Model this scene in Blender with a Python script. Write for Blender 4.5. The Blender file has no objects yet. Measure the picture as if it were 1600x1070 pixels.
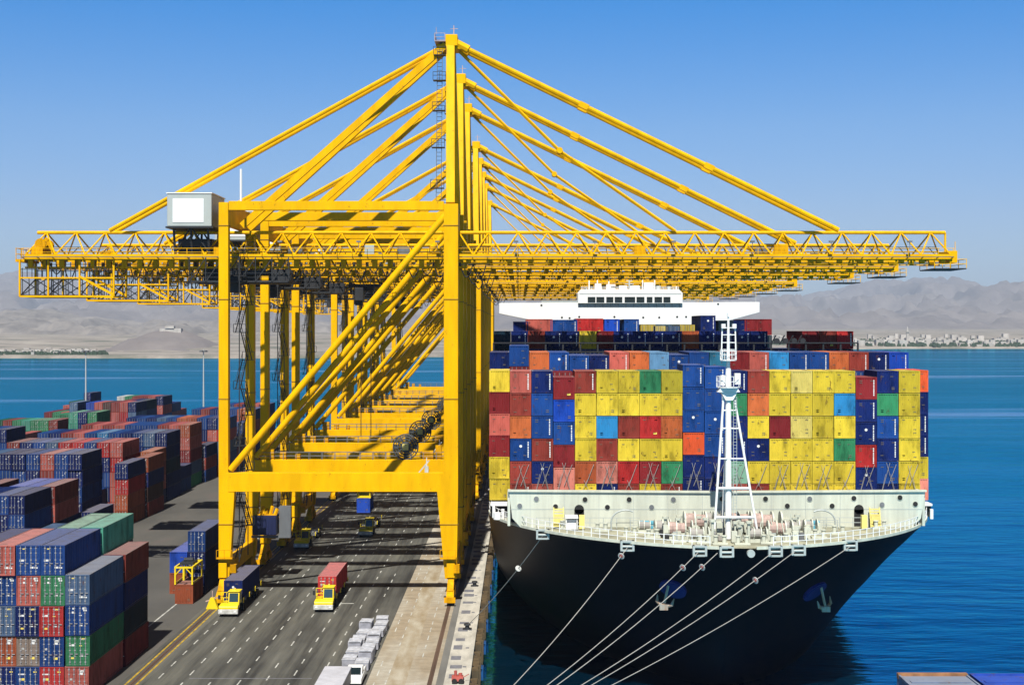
import bpy, math, random
import numpy as np
from mathutils import Vector, noise
R = math.radians
random.seed(7)
SC = bpy.context.scene
COL = SC.collection
F, VX, VY, CH = 2200.0, 811.0, 512.0, 37.2      # focal length (photo px), vanishing point, camera height


def at(px, py, Y):
    """photo pixel + distance -> world point"""
    return Vector(((px - VX) * Y / F, Y, CH - (py - VY) * Y / F))


def srgb(r, g, b, k=1.0):
    def c(v):
        v /= 255.0
        return (v / 12.92 if v <= .04045 else ((v + .055) / 1.055) ** 2.4) * k
    return (c(r), c(g), c(b), 1.0)

# ------------------------------------------------------------------ materials
MATS = {}


def nmat(name):
    m = bpy.data.materials.new(name)
    m.use_nodes = True
    nt = m.node_tree
    MATS[name] = m
    return m, nt, nt.nodes['Principled BSDF']


def nd(nt, typ, **kw):
    n = nt.nodes.new(typ)
    for k, v in kw.items():
        if k in n.inputs.keys():
            n.inputs[k].default_value = v
        else:
            setattr(n, k, v)
    return n


def ramp(nt, stops):
    n = nt.nodes.new('ShaderNodeValToRGB')
    e = n.color_ramp.elements
    while len(e) < len(stops):
        e.new(.5)
    for el, (p, c) in zip(e, stops):
        el.position = p
        el.color = c if len(c) == 4 else (*c, 1)
    return n


def mixc(nt, fac, a, b, blend='MIX'):
    n = nt.nodes.new('ShaderNodeMix')
    n.data_type = 'RGBA'
    n.blend_type = blend
    for sock, v in ((n.inputs[0], fac), (n.inputs[6], a), (n.inputs[7], b)):
        if hasattr(v, 'is_output'):
            nt.links.new(v, sock)
        elif v is not None:
            sock.default_value = v
    return n.outputs[2]


def objnoise(nt, scale, sc3=(1, 1, 1), detail=4, rough=.6):
    tc = nt.nodes.new('ShaderNodeTexCoord')
    mp = nt.nodes.new('ShaderNodeMapping')
    mp.inputs['Scale'].default_value = sc3
    nt.links.new(tc.outputs['Object'], mp.inputs['Vector'])
    n = nd(nt, 'ShaderNodeTexNoise', Scale=scale, Detail=detail, Roughness=rough)
    nt.links.new(mp.outputs['Vector'], n.inputs['Vector'])
    return n.outputs['Fac']


def paint(name, col, rough=.5, metal=0.0, var=.25, scale=.6, dirt=None, sc3=(1, 1, .25), spec=.5):
    m, nt, b = nmat(name)
    col = (*col[:3], 1)
    f = objnoise(nt, scale, sc3)
    d = dirt or tuple(c * (1 - var) for c in col[:3])
    r = ramp(nt, [(.35, (*d[:3], 1)), (.62, col)])
    nt.links.new(f, r.inputs[0])
    nt.links.new(r.outputs[0], b.inputs['Base Color'])
    b.inputs['Roughness'].default_value = rough
    b.inputs['Metallic'].default_value = metal
    b.inputs['Specular IOR Level'].default_value = spec
    return m


paint('crane_yellow', (.86, .45, .0), .55, var=.22, scale=.55, spec=.08, sc3=(1, 1, .18))
_nt = MATS['crane_yellow'].node_tree
_b = _nt.nodes['Principled BSDF']
_src = _b.inputs['Base Color'].links[0].from_socket
_rust = objnoise(_nt, 1.7, (1, 1, .6), 7, .72)
_rr = ramp(_nt, [(.62, (0, 0, 0)), (.70, (.7, .7, .7))])
_nt.links.new(_rust, _rr.inputs[0])
_nt.links.new(mixc(_nt, _rr.outputs[0], _src, (.22, .085, .015, 1)), _b.inputs['Base Color'])
paint('crane_yellow_worn', (.78, .375, .0), .6, var=.45, scale=1.1, spec=.08)
paint('flange_paint', (.28, .14, .01), .7, var=.4)
paint('steel_dark', (.02, .022, .026), .6, var=.4)
paint('reel_grey', (.07, .08, .085), .6, var=.4)
paint('steel_grey', (.16, .17, .18), .55, var=.3)
paint('rope_pale', (.36, .34, .31), .9, var=.2)
paint('white_paint', (.82, .82, .8), .45, var=.06, scale=.3)
paint('house_panel', (.86, .86, .86), .35, var=.03)
paint('house_grey', (.40, .44, .42), .5, var=.1)
paint('breakwater_paint', (.60, .62, .51), .5, var=.22, scale=.9, sc3=(1, 1, .12))
paint('deck_paint', (.42, .41, .29), .7, var=.5, scale=.5, sc3=(1, 1, 1))
paint('hull_navy', (.0015, .0018, .008), .5, var=.3, scale=.15, spec=.12)
paint('anchor_blue', (.003, .011, .13), .5, var=.3)
paint('anchor_steel', (.34, .31, .26), .6, var=.5, scale=2, dirt=(.3, .12, .04))
paint('rope_red', (.5, .36, .31), .85, var=.4, scale=3)
paint('tarp_blue', (.12, .45, .6), .7, var=.3)
paint('ladder_yellow', (.8, .68, .2), .6, var=.2)
paint('dark_hole', (.012, .012, .012), .8, var=.2)
paint('glass_dark', (.01, .018, .02), .08, var=.1)
paint('glass_blue', (.03, .06, .08), .1, var=.2)
paint('truck_yellow', (.85, .62, .01), .4, var=.12)
paint('bumper_white', (.6, .6, .56), .5, var=.4, scale=3)
paint('tyre', (.012, .012, .012), .85, var=.2)
paint('fender_rust', (.11, .075, .035), .8, var=.6, scale=1.2)
paint('fender_blue', (.008, .07, .22), .5, var=.4, scale=1.2)
paint('quay_face', (.09, .08, .065), .9, var=.5, scale=.5)
paint('bin_white', (.36, .36, .40), .55, var=.35, scale=1.3, sc3=(1, 1, 1))
paint('bin_lid', (.52, .53, .57), .6, var=.45, scale=1.3, sc3=(1, 1, 1))
paint('tarp_pale', (.5, .5, .54), .7, var=.2, sc3=(1, 1, 1))
paint('flat_green', (.36, .4, .36), .7, var=.25, sc3=(1, 1, 1))
paint('navy_panel', (.012, .018, .07), .45, var=.3)
paint('red_paint', (.46, .10, .08), .5, var=.3)
paint('rail_brown', (.10, .06, .042), .7, var=.4, scale=.4, sc3=(1, .2, 1))
paint('groove_grey', (.16, .155, .14), .9, var=.3, scale=.4, sc3=(1, .2, 1))
paint('mark_white', (.55, .55, .5), .8, var=.5, scale=.9, sc3=(1, 1, 1))
paint('mark_yellow', (.5, .32, .02), .8, var=.6, scale=.9, sc3=(1, 1, 1))
paint('cover_grey', (.17, .17, .19), .85, var=.3, scale=1.5, sc3=(1, 1, 1))
paint('town_white', (.5, .47, .43), .8, var=.4, scale=.05)
paint('tree_far', (.035, .06, .03), .9, var=.4, scale=.05)
paint('lamp_pole', (.42, .45, .45), .5, var=.1)

# container paint: the object colour, faded, dusty on top, with rust spots
m, nt, b = nmat('container_paint')
oi = nt.nodes.new('ShaderNodeObjectInfo')
tc = nt.nodes.new('ShaderNodeTexCoord')
addv = nd(nt, 'ShaderNodeVectorMath', operation='MULTIPLY_ADD')
rr = nd(nt, 'ShaderNodeMath', operation='MULTIPLY')
rr.inputs[1].default_value = 91.0
nt.links.new(oi.outputs['Random'], rr.inputs[0])
nt.links.new(tc.outputs['Object'], addv.inputs[0])
addv.inputs[1].default_value = (1, 1, .35)
nt.links.new(rr.outputs[0], addv.inputs[2])
n1 = nd(nt, 'ShaderNodeTexNoise', Scale=.9, Detail=5, Roughness=.65)
nt.links.new(addv.outputs[0], n1.inputs['Vector'])
r1 = ramp(nt, [(.34, (.42, .42, .42)), (.47, (.86, .86, .86)), (.62, (1.08, 1.08, 1.08))])
nt.links.new(n1.outputs['Fac'], r1.inputs[0])
c1 = mixc(nt, .8, oi.outputs['Color'], r1.outputs[0], 'MULTIPLY')
n2 = nd(nt, 'ShaderNodeTexNoise', Scale=2.6, Detail=6, Roughness=.7)
nt.links.new(addv.outputs[0], n2.inputs['Vector'])
r2 = ramp(nt, [(.60, (0, 0, 0)), (.68, (.8, .8, .8))])
nt.links.new(n2.outputs['Fac'], r2.inputs[0])
c2 = mixc(nt, r2.outputs[0], c1, (.075, .032, .016, 1))
ge = nt.nodes.new('ShaderNodeNewGeometry')
sx = nt.nodes.new('ShaderNodeSeparateXYZ')
nt.links.new(ge.outputs['Normal'], sx.inputs[0])
mr = nd(nt, 'ShaderNodeMapRange')
mr.inputs['From Min'].default_value = .6
mr.inputs['From Max'].default_value = .9
mr.inputs['To Max'].default_value = .5
nt.links.new(sx.outputs[2], mr.inputs['Value'])
dm = nd(nt, 'ShaderNodeMath', operation='MULTIPLY')
nt.links.new(mr.outputs[0], dm.inputs[0])
nt.links.new(oi.outputs['Alpha'], dm.inputs[1])
c3 = mixc(nt, dm.outputs[0], c2, (.36, .33, .32, 1))
nt.links.new(c3, b.inputs['Base Color'])
b.inputs['Roughness'].default_value = .7
b.inputs['Specular IOR Level'].default_value = .1

CPAL = {
    'yellow': srgb(226, 196, 30), 'pale yellow': srgb(228, 205, 100), 'olive yellow': srgb(190, 172, 34),
    'navy': srgb(18, 40, 105), 'blue': srgb(22, 72, 145), 'bright blue': srgb(20, 76, 190),
    'sky blue': srgb(38, 140, 200), 'light blue': srgb(105, 158, 200), 'blue grey': srgb(82, 112, 150),
    'dark red': srgb(140, 38, 42), 'red brown': srgb(154, 60, 48), 'red': srgb(196, 44, 42),
    'orange': srgb(212, 108, 52), 'bright orange': srgb(240, 92, 40), 'salmon': srgb(202, 98, 84),
    'pink': srgb(232, 138, 118), 'green': srgb(52, 140, 92), 'dark green': srgb(24, 96, 66),
    'light green': srgb(140, 190, 160), 'teal': srgb(40, 110, 140), 'tan': srgb(150, 132, 118),
    'white': srgb(215, 215, 210), 'mint': srgb(70, 170, 140), 'dark teal': srgb(18, 46, 62),
    'orange brown': srgb(176, 84, 44), 'brown': srgb(96, 66, 54),
}


YK, SK = .66, .86        # yard boxes are darker and dustier than the ship's


def shade(c, k, grey):
    l = .25 * c[0] + .6 * c[1] + .15 * c[2]
    return tuple((v + (l - v) * grey) * k for v in c[:3])


def flat_mat(cname):
    k = 'container_' + cname.replace(' ', '_')
    if k not in MATS:
        c = CPAL[cname]
        paint(k, shade(c, YK, .14), .6, var=.4, scale=.6, spec=.1)
    return MATS[k]


# ground surfaces
m, nt, b = nmat('asphalt')
f1 = objnoise(nt, .6, (1, .035, 1), 5, .65)
f2 = objnoise(nt, .07, (1, .5, 1), 4, .6)
r1 = ramp(nt, [(.36, (.022, .022, .02)), (.52, (.075, .074, .064)), (.70, (.125, .122, .102))])
r2 = ramp(nt, [(.32, (.6, .6, .6)), (.48, (1, 1, 1)), (.7, (1.3, 1.27, 1.18))])
nt.links.new(f1, r1.inputs[0])
nt.links.new(f2, r2.inputs[0])
nt.links.new(mixc(nt, 1.0, r1.outputs[0], r2.outputs[0], 'MULTIPLY'), b.inputs['Base Color'])
b.inputs['Roughness'].default_value = .85
m, nt, b = nmat('yard_ground')
f1 = objnoise(nt, .05, (1, .4, 1), 6, .65)
r1 = ramp(nt, [(.3, (.05, .048, .044)), (.55, (.085, .08, .07)), (.72, (.12, .085, .078))])
nt.links.new(f1, r1.inputs[0])
nt.links.new(r1.outputs[0], b.inputs['Base Color'])
b.inputs['Roughness'].default_value = .9
m, nt, b = nmat('concrete')
f1 = objnoise(nt, .9, (.5, 1, 1), 6, .7)
f2 = objnoise(nt, .12, (1, .22, 1), 4, .6)
r1 = ramp(nt, [(.3, (.30, .275, .22)), (.65, (.46, .43, .36))])
r2 = ramp(nt, [(.42, (.62, .5, .36)), (.6, (1, 1, 1))])
nt.links.new(f1, r1.inputs[0])
nt.links.new(f2, r2.inputs[0])
nt.links.new(mixc(nt, .75, r1.outputs[0], r2.outputs[0], 'MULTIPLY'), b.inputs['Base Color'])
b.inputs['Roughness'].default_value = .9
paint('concrete_edge', (.50, .47, .40), .9, var=.3, scale=.7, sc3=(1, .4, 1))

m, nt, b = nmat('sea_water')
tc = nt.nodes.new('ShaderNodeTexCoord')


def wav(scale, sc3, detail=3):
    mp = nt.nodes.new('ShaderNodeMapping')
    mp.inputs['Scale'].default_value = sc3
    nt.links.new(tc.outputs['Object'], mp.inputs['Vector'])
    n = nd(nt, 'ShaderNodeTexNoise', Scale=scale, Detail=detail, Roughness=.55)
    nt.links.new(mp.outputs['Vector'], n.inputs['Vector'])
    return n.outputs['Fac']


w1 = wav(.22, (.35, 1, 1), 4)
w2 = wav(.05, (.4, 1, 1), 3)
w3 = wav(.004, (.35, 1, 1), 3)
ad = nd(nt, 'ShaderNodeMath', operation='ADD')
nt.links.new(w1, ad.inputs[0])
nt.links.new(w2, ad.inputs[1])
bp = nd(nt, 'ShaderNodeBump', Strength=.3, Distance=1.0)
nt.links.new(ad.outputs[0], bp.inputs['Height'])
r1 = ramp(nt, [(.35, (.0002, .014, .034)), (.65, (.0003, .022, .05))])
nt.links.new(w3, r1.inputs[0])
dif = nd(nt, 'ShaderNodeBsdfDiffuse')
nt.links.new(r1.outputs[0], dif.inputs['Color'])
nt.links.new(bp.outputs[0], dif.inputs['Normal'])
glo = nd(nt, 'ShaderNodeBsdfGlossy', Color=(.07, .46, .80, 1), Roughness=.1)
nt.links.new(bp.outputs[0], glo.inputs['Normal'])
fre = nd(nt, 'ShaderNodeFresnel', IOR=1.33)
nt.links.new(bp.outputs[0], fre.inputs['Normal'])
w4 = wav(.012, (.16, 1, 1), 4)                     # calm slicks mirror more of the low sky
rs = ramp(nt, [(.48, (.03, .40, .60)), (.57, (.06, .45, .67)), (.65, (.36, .66, .92))])
nt.links.new(w4, rs.inputs[0])
nt.links.new(rs.outputs[0], glo.inputs['Color'])
mn = nd(nt, 'ShaderNodeMapRange')                  # wind-roughened sea: reflectance stays between these limits
mn.inputs['From Max'].default_value = .5
mn.inputs['To Min'].default_value = .35
mn.inputs['To Max'].default_value = .95
nt.links.new(fre.outputs[0], mn.inputs['Value'])
mx_ = nt.nodes.new('ShaderNodeMixShader')
nt.links.new(mn.outputs[0], mx_.inputs[0])
nt.links.new(dif.outputs[0], mx_.inputs[1])
nt.links.new(glo.outputs[0], mx_.inputs[2])
nt.links.new(mx_.outputs[0], [n_ for n_ in nt.nodes if n_.type == 'OUTPUT_MATERIAL'][0].inputs['Surface'])
nt.nodes.remove(b)

m, nt, b = nmat('mountain_rock')
f1 = objnoise(nt, .004, (1, .5, 1.5), 8, .7)
r1 = ramp(nt, [(.3, (.12, .107, .108)), (.55, (.185, .165, .16)), (.75, (.26, .235, .22))])
nt.links.new(f1, r1.inputs[0])
nt.links.new(r1.outputs[0], b.inputs['Base Color'])
b.inputs['Roughness'].default_value = 1
m, nt, b = nmat('pale_rock')
f1 = objnoise(nt, .012, (1, .5, 1.5), 8, .7)
r1 = ramp(nt, [(.3, (.12, .11, .105)), (.5, (.2, .185, .175)), (.75, (.32, .29, .26))])
nt.links.new(f1, r1.inputs[0])
nt.links.new(r1.outputs[0], b.inputs['Base Color'])
b.inputs['Roughness'].default_value = 1
m, nt, b = nmat('shore_land')
f1 = objnoise(nt, .01, (1, 1, 1), 6, .7)
r1 = ramp(nt, [(.35, (.10, .11, .08)), (.5, (.24, .21, .18)), (.7, (.36, .33, .28))])
nt.links.new(f1, r1.inputs[0])
nt.links.new(r1.outputs[0], b.inputs['Base Color'])
b.inputs['Roughness'].default_value = 1


def M(n):
    return MATS[n]

# ------------------------------------------------------------------ mesh builder


class MB:
    def __init__(s):
        s.v, s.f, s.m = [], [], []

    def add(s, vs, fs, m=0):
        o = len(s.v)
        s.v += [tuple(v) for v in vs]
        s.f += [tuple(i + o for i in f) for f in fs]
        s.m += [m] * len(fs)
        return s

    def box(s, x0, x1, y0, y1, z0, z1, m=0):
        return s.add([(x0, y0, z0), (x1, y0, z0), (x1, y1, z0), (x0, y1, z0),
                      (x0, y0, z1), (x1, y0, z1), (x1, y1, z1), (x0, y1, z1)],
                     [(3, 2, 1, 0), (4, 5, 6, 7), (0, 1, 5, 4), (1, 2, 6, 5), (2, 3, 7, 6), (3, 0, 4, 7)], m)

    def beam(s, p, q, w, h=None, m=0):
        h = h or w
        p, q = Vector(p), Vector(q)
        d = (q - p).normalized()
        u = Vector((0, 0, 1)) if abs(d.z) < .95 else Vector((0, 1, 0))
        a = d.cross(u).normalized()
        c = a.cross(d).normalized()
        vs = [e + a * (sx * w / 2) + c * (sz * h / 2) for e in (p, q) for sx, sz in ((-1, -1), (1, -1), (1, 1), (-1, 1))]
        return s.add(vs, [(3, 2, 1, 0), (4, 5, 6, 7), (0, 1, 5, 4), (1, 2, 6, 5), (2, 3, 7, 6), (3, 0, 4, 7)], m)

    def tube(s, p, q, r, n=8, m=0, r2=None):
        r2 = r if r2 is None else r2
        p, q = Vector(p), Vector(q)
        d = (q - p).normalized()
        u = Vector((0, 0, 1)) if abs(d.z) < .95 else Vector((0, 1, 0))
        a = d.cross(u).normalized()
        c = a.cross(d).normalized()
        vs = [e + (a * math.cos(t) + c * math.sin(t)) * k for e, k in ((p, r), (q, r2))
              for t in [2 * math.pi * i / n for i in range(n)]]
        fs = [(i, (i + 1) % n, n + (i + 1) % n, n + i) for i in range(n)]
        fs += [tuple(range(n))[::-1], tuple(range(n, 2 * n))]
        return s.add(vs, fs, m)

    def prism(s, pts, y0, y1, m=0):       # polygon in XZ extruded along Y
        n = len(pts)
        vs = [(x, y0, z) for x, z in pts] + [(x, y1, z) for x, z in pts]
        fs = [tuple(range(n)), tuple(range(n, 2 * n))[::-1]]
        fs += [(i, n + i, n + (i + 1) % n, (i + 1) % n) for i in range(n)]
        return s.add(vs, fs, m)

    def prismx(s, pts, x0, x1, m=0):      # polygon in YZ extruded along X
        n = len(pts)
        vs = [(x0, y, z) for y, z in pts] + [(x1, y, z) for y, z in pts]
        fs = [tuple(range(n))[::-1], tuple(range(n, 2 * n))]
        fs += [(i, (i + 1) % n, n + (i + 1) % n, n + i) for i in range(n)]
        return s.add(vs, fs, m)

    def mesh(s, name, mats):
        me = bpy.data.meshes.new(name)
        me.from_pydata(s.v, [], s.f)
        for mm in mats:
            me.materials.append(M(mm) if isinstance(mm, str) else mm)
        me.polygons.foreach_set('material_index', s.m)
        me.validate()
        me.update()
        import bmesh
        bm = bmesh.new()
        bm.from_mesh(me)
        bmesh.ops.recalc_face_normals(bm, faces=bm.faces)
        bm.to_mesh(me)
        bm.free()
        return me

    def build(s, name, mats, parent=None, smooth=False, bevel=0):
        if isinstance(mats, str):
            mats = [mats]
        me = s.mesh(name, mats)
        if smooth:
            me.polygons.foreach_set('use_smooth', [True] * len(me.polygons))
        o = bpy.data.objects.new(name, me)
        COL.objects.link(o)
        if parent:
            o.parent = parent
        if bevel:
            bv = o.modifiers.new('bevel', 'BEVEL')
            bv.width = bevel
            bv.segments = 1
            bv.limit_method = 'ANGLE'
        return o


def tag(o, label=None, cat=None, group=None, kind=None):
    if label:
        o['label'] = label
    if cat:
        o['category'] = cat
    if group:
        o['group'] = group
    if kind:
        o['kind'] = kind
    return o


def empty(name, loc, label=None, cat=None, group=None, rz=0):
    o = bpy.data.objects.new(name, None)
    o.empty_display_size = .5
    o.location = loc
    o.rotation_euler = (0, 0, rz)
    COL.objects.link(o)
    return tag(o, label, cat, group)


CHILD = {}


def copy_tree(o, kids, parent=None, skip=()):
    c = o.copy()
    COL.objects.link(c)
    if parent:
        c.parent = parent
    for ch in kids.get(o, []):
        if ch.name.split('.')[0] in skip:
            continue
        copy_tree(ch, kids, c, skip)
    return c


def kids_map():
    k = {}
    for o in bpy.data.objects:
        if o.parent:
            k.setdefault(o.parent, []).append(o)
    return k

# ------------------------------------------------------------------ camera, sky, sun
cam = bpy.data.cameras.new('camera')
co = bpy.data.objects.new('camera', cam)
COL.objects.link(co)
co.location = (0, 0, CH)
co.rotation_euler = (R(90), 0, 0)
cam.lens = 36 * F / 1600
cam.sensor_width = 36
cam.sensor_fit = 'HORIZONTAL'
cam.shift_x = -(VX - 800) / 1600
cam.shift_y = -(535 - VY) / 1600
cam.clip_end = 40000
cam.clip_start = .5
SC.camera = co

SUN_D = Vector((.045, .75, -1)).normalized()
ELEV = math.asin(-SUN_D.z)
AZ = math.atan2(-SUN_D.x, -SUN_D.y)
w = bpy.data.worlds.new('World')
SC.world = w
w.use_nodes = True
wn = w.node_tree
sky = wn.nodes.new('ShaderNodeTexSky')
sky.sky_type = 'NISHITA'
sky.sun_disc = False
sky.sun_elevation = ELEV
sky.sun_rotation = AZ
sky.altitude = 0
sky.air_density = 1.0
sky.dust_density = .6
sky.ozone_density = 3.0
bg = wn.nodes['Background']
# colour filter by height: clear-day blue low down, upper sky dimmed to deepen shade
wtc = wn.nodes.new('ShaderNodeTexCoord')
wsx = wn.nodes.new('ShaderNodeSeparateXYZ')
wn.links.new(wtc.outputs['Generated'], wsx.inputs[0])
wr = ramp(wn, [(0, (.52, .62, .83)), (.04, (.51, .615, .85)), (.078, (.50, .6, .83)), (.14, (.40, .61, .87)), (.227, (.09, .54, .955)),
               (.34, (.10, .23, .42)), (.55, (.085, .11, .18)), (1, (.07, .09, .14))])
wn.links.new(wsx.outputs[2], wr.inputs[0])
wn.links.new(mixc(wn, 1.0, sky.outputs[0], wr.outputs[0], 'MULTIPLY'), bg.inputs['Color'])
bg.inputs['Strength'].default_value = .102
sl = bpy.data.lights.new('sun', 'SUN')
sl.energy = 5.0
sl.angle = R(.5)
sl.color = (1.0, .96, .88)
so = bpy.data.objects.new('sun', sl)
COL.objects.link(so)
so.rotation_euler = SUN_D.to_track_quat('-Z', 'Y').to_euler()
SC.view_settings.view_transform = 'Standard'
SC.view_settings.look = 'None'
SC.view_settings.exposure = .5
SC.cycles.use_denoising = True
SC.cycles.max_bounces = 5
SC.cycles.diffuse_bounces = 1
SC.cycles.volume_bounces = 0

# ------------------------------------------------------------------ setting
WZ = -3.0
mb = MB()
mb.add([(-4300, -300, WZ), (4300, -300, WZ), (4300, 3300, WZ), (-4300, 3300, WZ)], [(0, 1, 2, 3)])
tag(mb.build('water', 'sea_water'), kind='structure')
mb = MB()
mb.box(-420, -5.2, -60, 512, -6, 0)
tag(mb.build('yard_ground', 'yard_ground'), kind='structure')
mb = MB()
mb.add([(-41.9, -60, .004), (-16, -60, .004), (-16, 511, .004), (-41.9, 511, .004)], [(0, 1, 2, 3)])
tag(mb.build('road', 'asphalt'), kind='structure')
mb = MB()
mb.add([(-16, -60, .008), (-8.7, -60, .008), (-8.7, 511, .008), (-16, 511, .008)], [(0, 1, 2, 3)])
tag(mb.build('quay_apron', 'concrete'), kind='structure')
mb = MB()
mb.add([(-7.9, -60, .008), (-5.2, -60, .008), (-5.2, 511, .008), (-7.9, 511, .008)], [(0, 1, 2, 3)])
mb.box(-5.65, -5.2, -60, 511, .008, .16)
tag(mb.build('quay_edge', 'concrete_edge'), kind='structure')
# crane rails and the drainage strip
mb = MB()
mb.box(-9.62, -9.12, 60, 511, .009, .012)
mb.box(-9.42, -9.32, 60, 511, .012, .05)
mb.box(-40.75, -40.25, 60, 511, .009, .012)
mb.box(-40.55, -40.45, 60, 511, .012, .05)
tag(mb.build('crane_rails', 'rail_brown'), kind='structure')
mb = MB()
mb.add([(-8.7, -60, .004), (-7.9, -60, .004), (-7.9, 511, .004), (-8.7, 511, .004)], [(0, 1, 2, 3)])
tag(mb.build('drain_strip', 'groove_grey'), kind='structure')
# painted markings
mk, my, mg = MB(), MB(), MB()
rnd = random.Random(3)


def flat(mm, x0, x1, y0, y1, z):
    mm.add([(x0, y0, z), (x1, y0, z), (x1, y1, z), (x0, y1, z)], [(0, 1, 2, 3)])


for X, n in ((-38.3, 1), (-35.3, 1), (-32.4, 1), (-29.4, 1), (-26.7, 1), (-24.1, 1), (-21.1, 1), (-18.7, 1)):
    y = 100 + rnd.random() * 4
    while y < 470:
        if rnd.random() < .9:
            flat(mk, X - .075, X + .075, y, y + 1.9 + rnd.random() * .5, .0085)
        y += 5.4
for X in (-15.2, -14.0, -10.9):
    y = 100 + rnd.random() * 4
    while y < 330:
        if rnd.random() < .8:
            flat(mk, X - .06, X + .06, y, y + 1.6 + rnd.random(), .0125)
        y += 4.4
flat(mk, -46.3, -46.1, 168, 300, .005)
for X0, Y0 in ((-23.2, 190),):
    flat(mk, X0 - .9, X0 + .9, Y0, Y0 + .35, .0087)
flat(mg, -35, -22, 149.4, 149.65, .0089)
tag(mk.build('road_markings', 'mark_white'), kind='structure')
for X in (-41.1, -39.95):
    flat(my, X - .11, X + .11, 90, 480, .0128)
tag(my.build('yellow_lines', 'mark_yellow'), kind='structure')
y = 130
while y < 330:
    L = 1.2 + rnd.random() * 1.6
    x0 = -7.7 + rnd.random() * .25
    flat(mg, x0, x0 + 1.0 + rnd.random() * .4, y, y + L, .0122)
    if rnd.random() < .5:
        flat(mg, -6.2, -5.8, y + .5, y + 1.1, .0124)
    y += 3.2 + rnd.random() * 3.5
tag(mg.build('trench_covers', 'cover_grey'), kind='structure')
# stains on the quay apron: brown tracks
ms = MB()
paint('stain_brown', (.25, .19, .11), .9, var=.45, scale=.5, dirt=(.40, .36, .28), sc3=(1, .25, 1))
flat(ms, -13.9, -11.9, 60, 400, .0105)
tag(ms.build('apron_wear_strip', 'stain_brown'), kind='structure')

# far shore and mountains
shore = [(-4200, 1750), (-1500, 1800), (-700, 1842), (-330, 1842), (-96, 1930), (150, 2150), (420, 2480), (717, 2680), (1000, 2690), (1700, 2750), (4200, 2900)]
mb = MB()
n = len(shore)
vs = [(x, y, WZ - .5) for x, y in shore] + [(x, y + 12, 1) for x, y in shore] + [(x * 1.12, y + 650, 14) for x, y in shore] + [(x * 1.5, y + 4000, 31) for x, y in shore]
fs = []
for k in range(3):
    for i in range(n - 1):
        fs.append((k * n + i, k * n + i + 1, (k + 1) * n + i + 1, (k + 1) * n + i))
mb.add(vs, fs)
tag(mb.build('far_shore', 'shore_land'), kind='structure')


def interp(tab, x):
    for (a, b_), (c, d) in zip(tab, tab[1:]):
        if x <= c:
            return b_ + (d - b_) * (x - a) / (c - a)
    return tab[-1][1]


def ridge(name, prof, Y0, Y1, px0, px1, step, rows, z0, amp, seed, mat='mountain_rock'):
    cols = int((px1 - px0) / step) + 1
    vs = []
    for j in range(rows + 4):
        t = j / rows
        Y = Y0 + (Y1 - Y0) * t
        for i in range(cols):
            px = px0 + i * step
            X = (px - VX) * (Y0 + (Y1 - Y0) * .6) / F * (.8 + .2 * t)
            crest = CH + (VY - interp(prof, (X * F / Y1 + VX) if t <= 1 else (X * F / Y1 + VX))) * Y1 / F
            if t <= 1:
                env = t ** 1.35
                q_ = 6200 / Y1
                p = Vector((X * .0014 * q_, Y * .0009 * q_, seed))
                nz = 1 - abs(noise.fractal(p * 1.6, 1.0, 2.1, 6)) * 1.5
                nz2 = noise.fractal(p * 5, 1.0, 2.0, 4)
                z = z0 + (crest - z0) * env + (nz - .75) * amp * math.sin(math.pi * min(1, t)) ** .7 + nz2 * amp * .13 * min(1, t * 3)
            else:
                z = z0 + (crest - z0) * (1 - (t - 1) * 2.5)
            vs.append((X, Y, z))
    fs = [(j * cols + i, j * cols + i + 1, (j + 1) * cols + i + 1, (j + 1) * cols + i) for j in range(rows + 3) for i in range(cols - 1)]
    mb = MB()
    mb.add(vs, fs)
    return tag(mb.build(name, mat, smooth=True), kind='structure')


back = [(-700, 430), (-300, 440), (0, 428), (30, 425), (100, 438), (200, 452), (300, 458), (480, 460), (600, 462), (780, 466), (900, 466),
        (1100, 470), (1190, 468), (1250, 462), (1300, 455), (1335, 444), (1370, 438), (1430, 437), (1480, 447), (1525, 459), (1552, 451), (1600, 461), (1700, 455), (1900, 470), (2500, 460)]
ridge('mountains', back, 6500, 17500, -600, 2300, 5, 64, 20, 520, 1.7)
left_front = [(-500, 480), (-100, 492), (0, 486), (70, 482), (130, 497), (200, 500), (300, 505), (420, 500), (560, 510), (700, 520), (900, 535), (1100, 545), (1300, 548)]
ridge('foothills', left_front, 3000, 5600, -500, 1200, 7, 24, 6, 105, 5.1, 'pale_rock')
hill = [(60, 560), (130, 557), (170, 549), (205, 532), (232, 520), (262, 513), (290, 517), (318, 527), (345, 540), (385, 551), (450, 560)]
ridge('near_hill', hill, 1900, 2250, 60, 440, 4, 16, 0, 14, 9.2)

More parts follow.
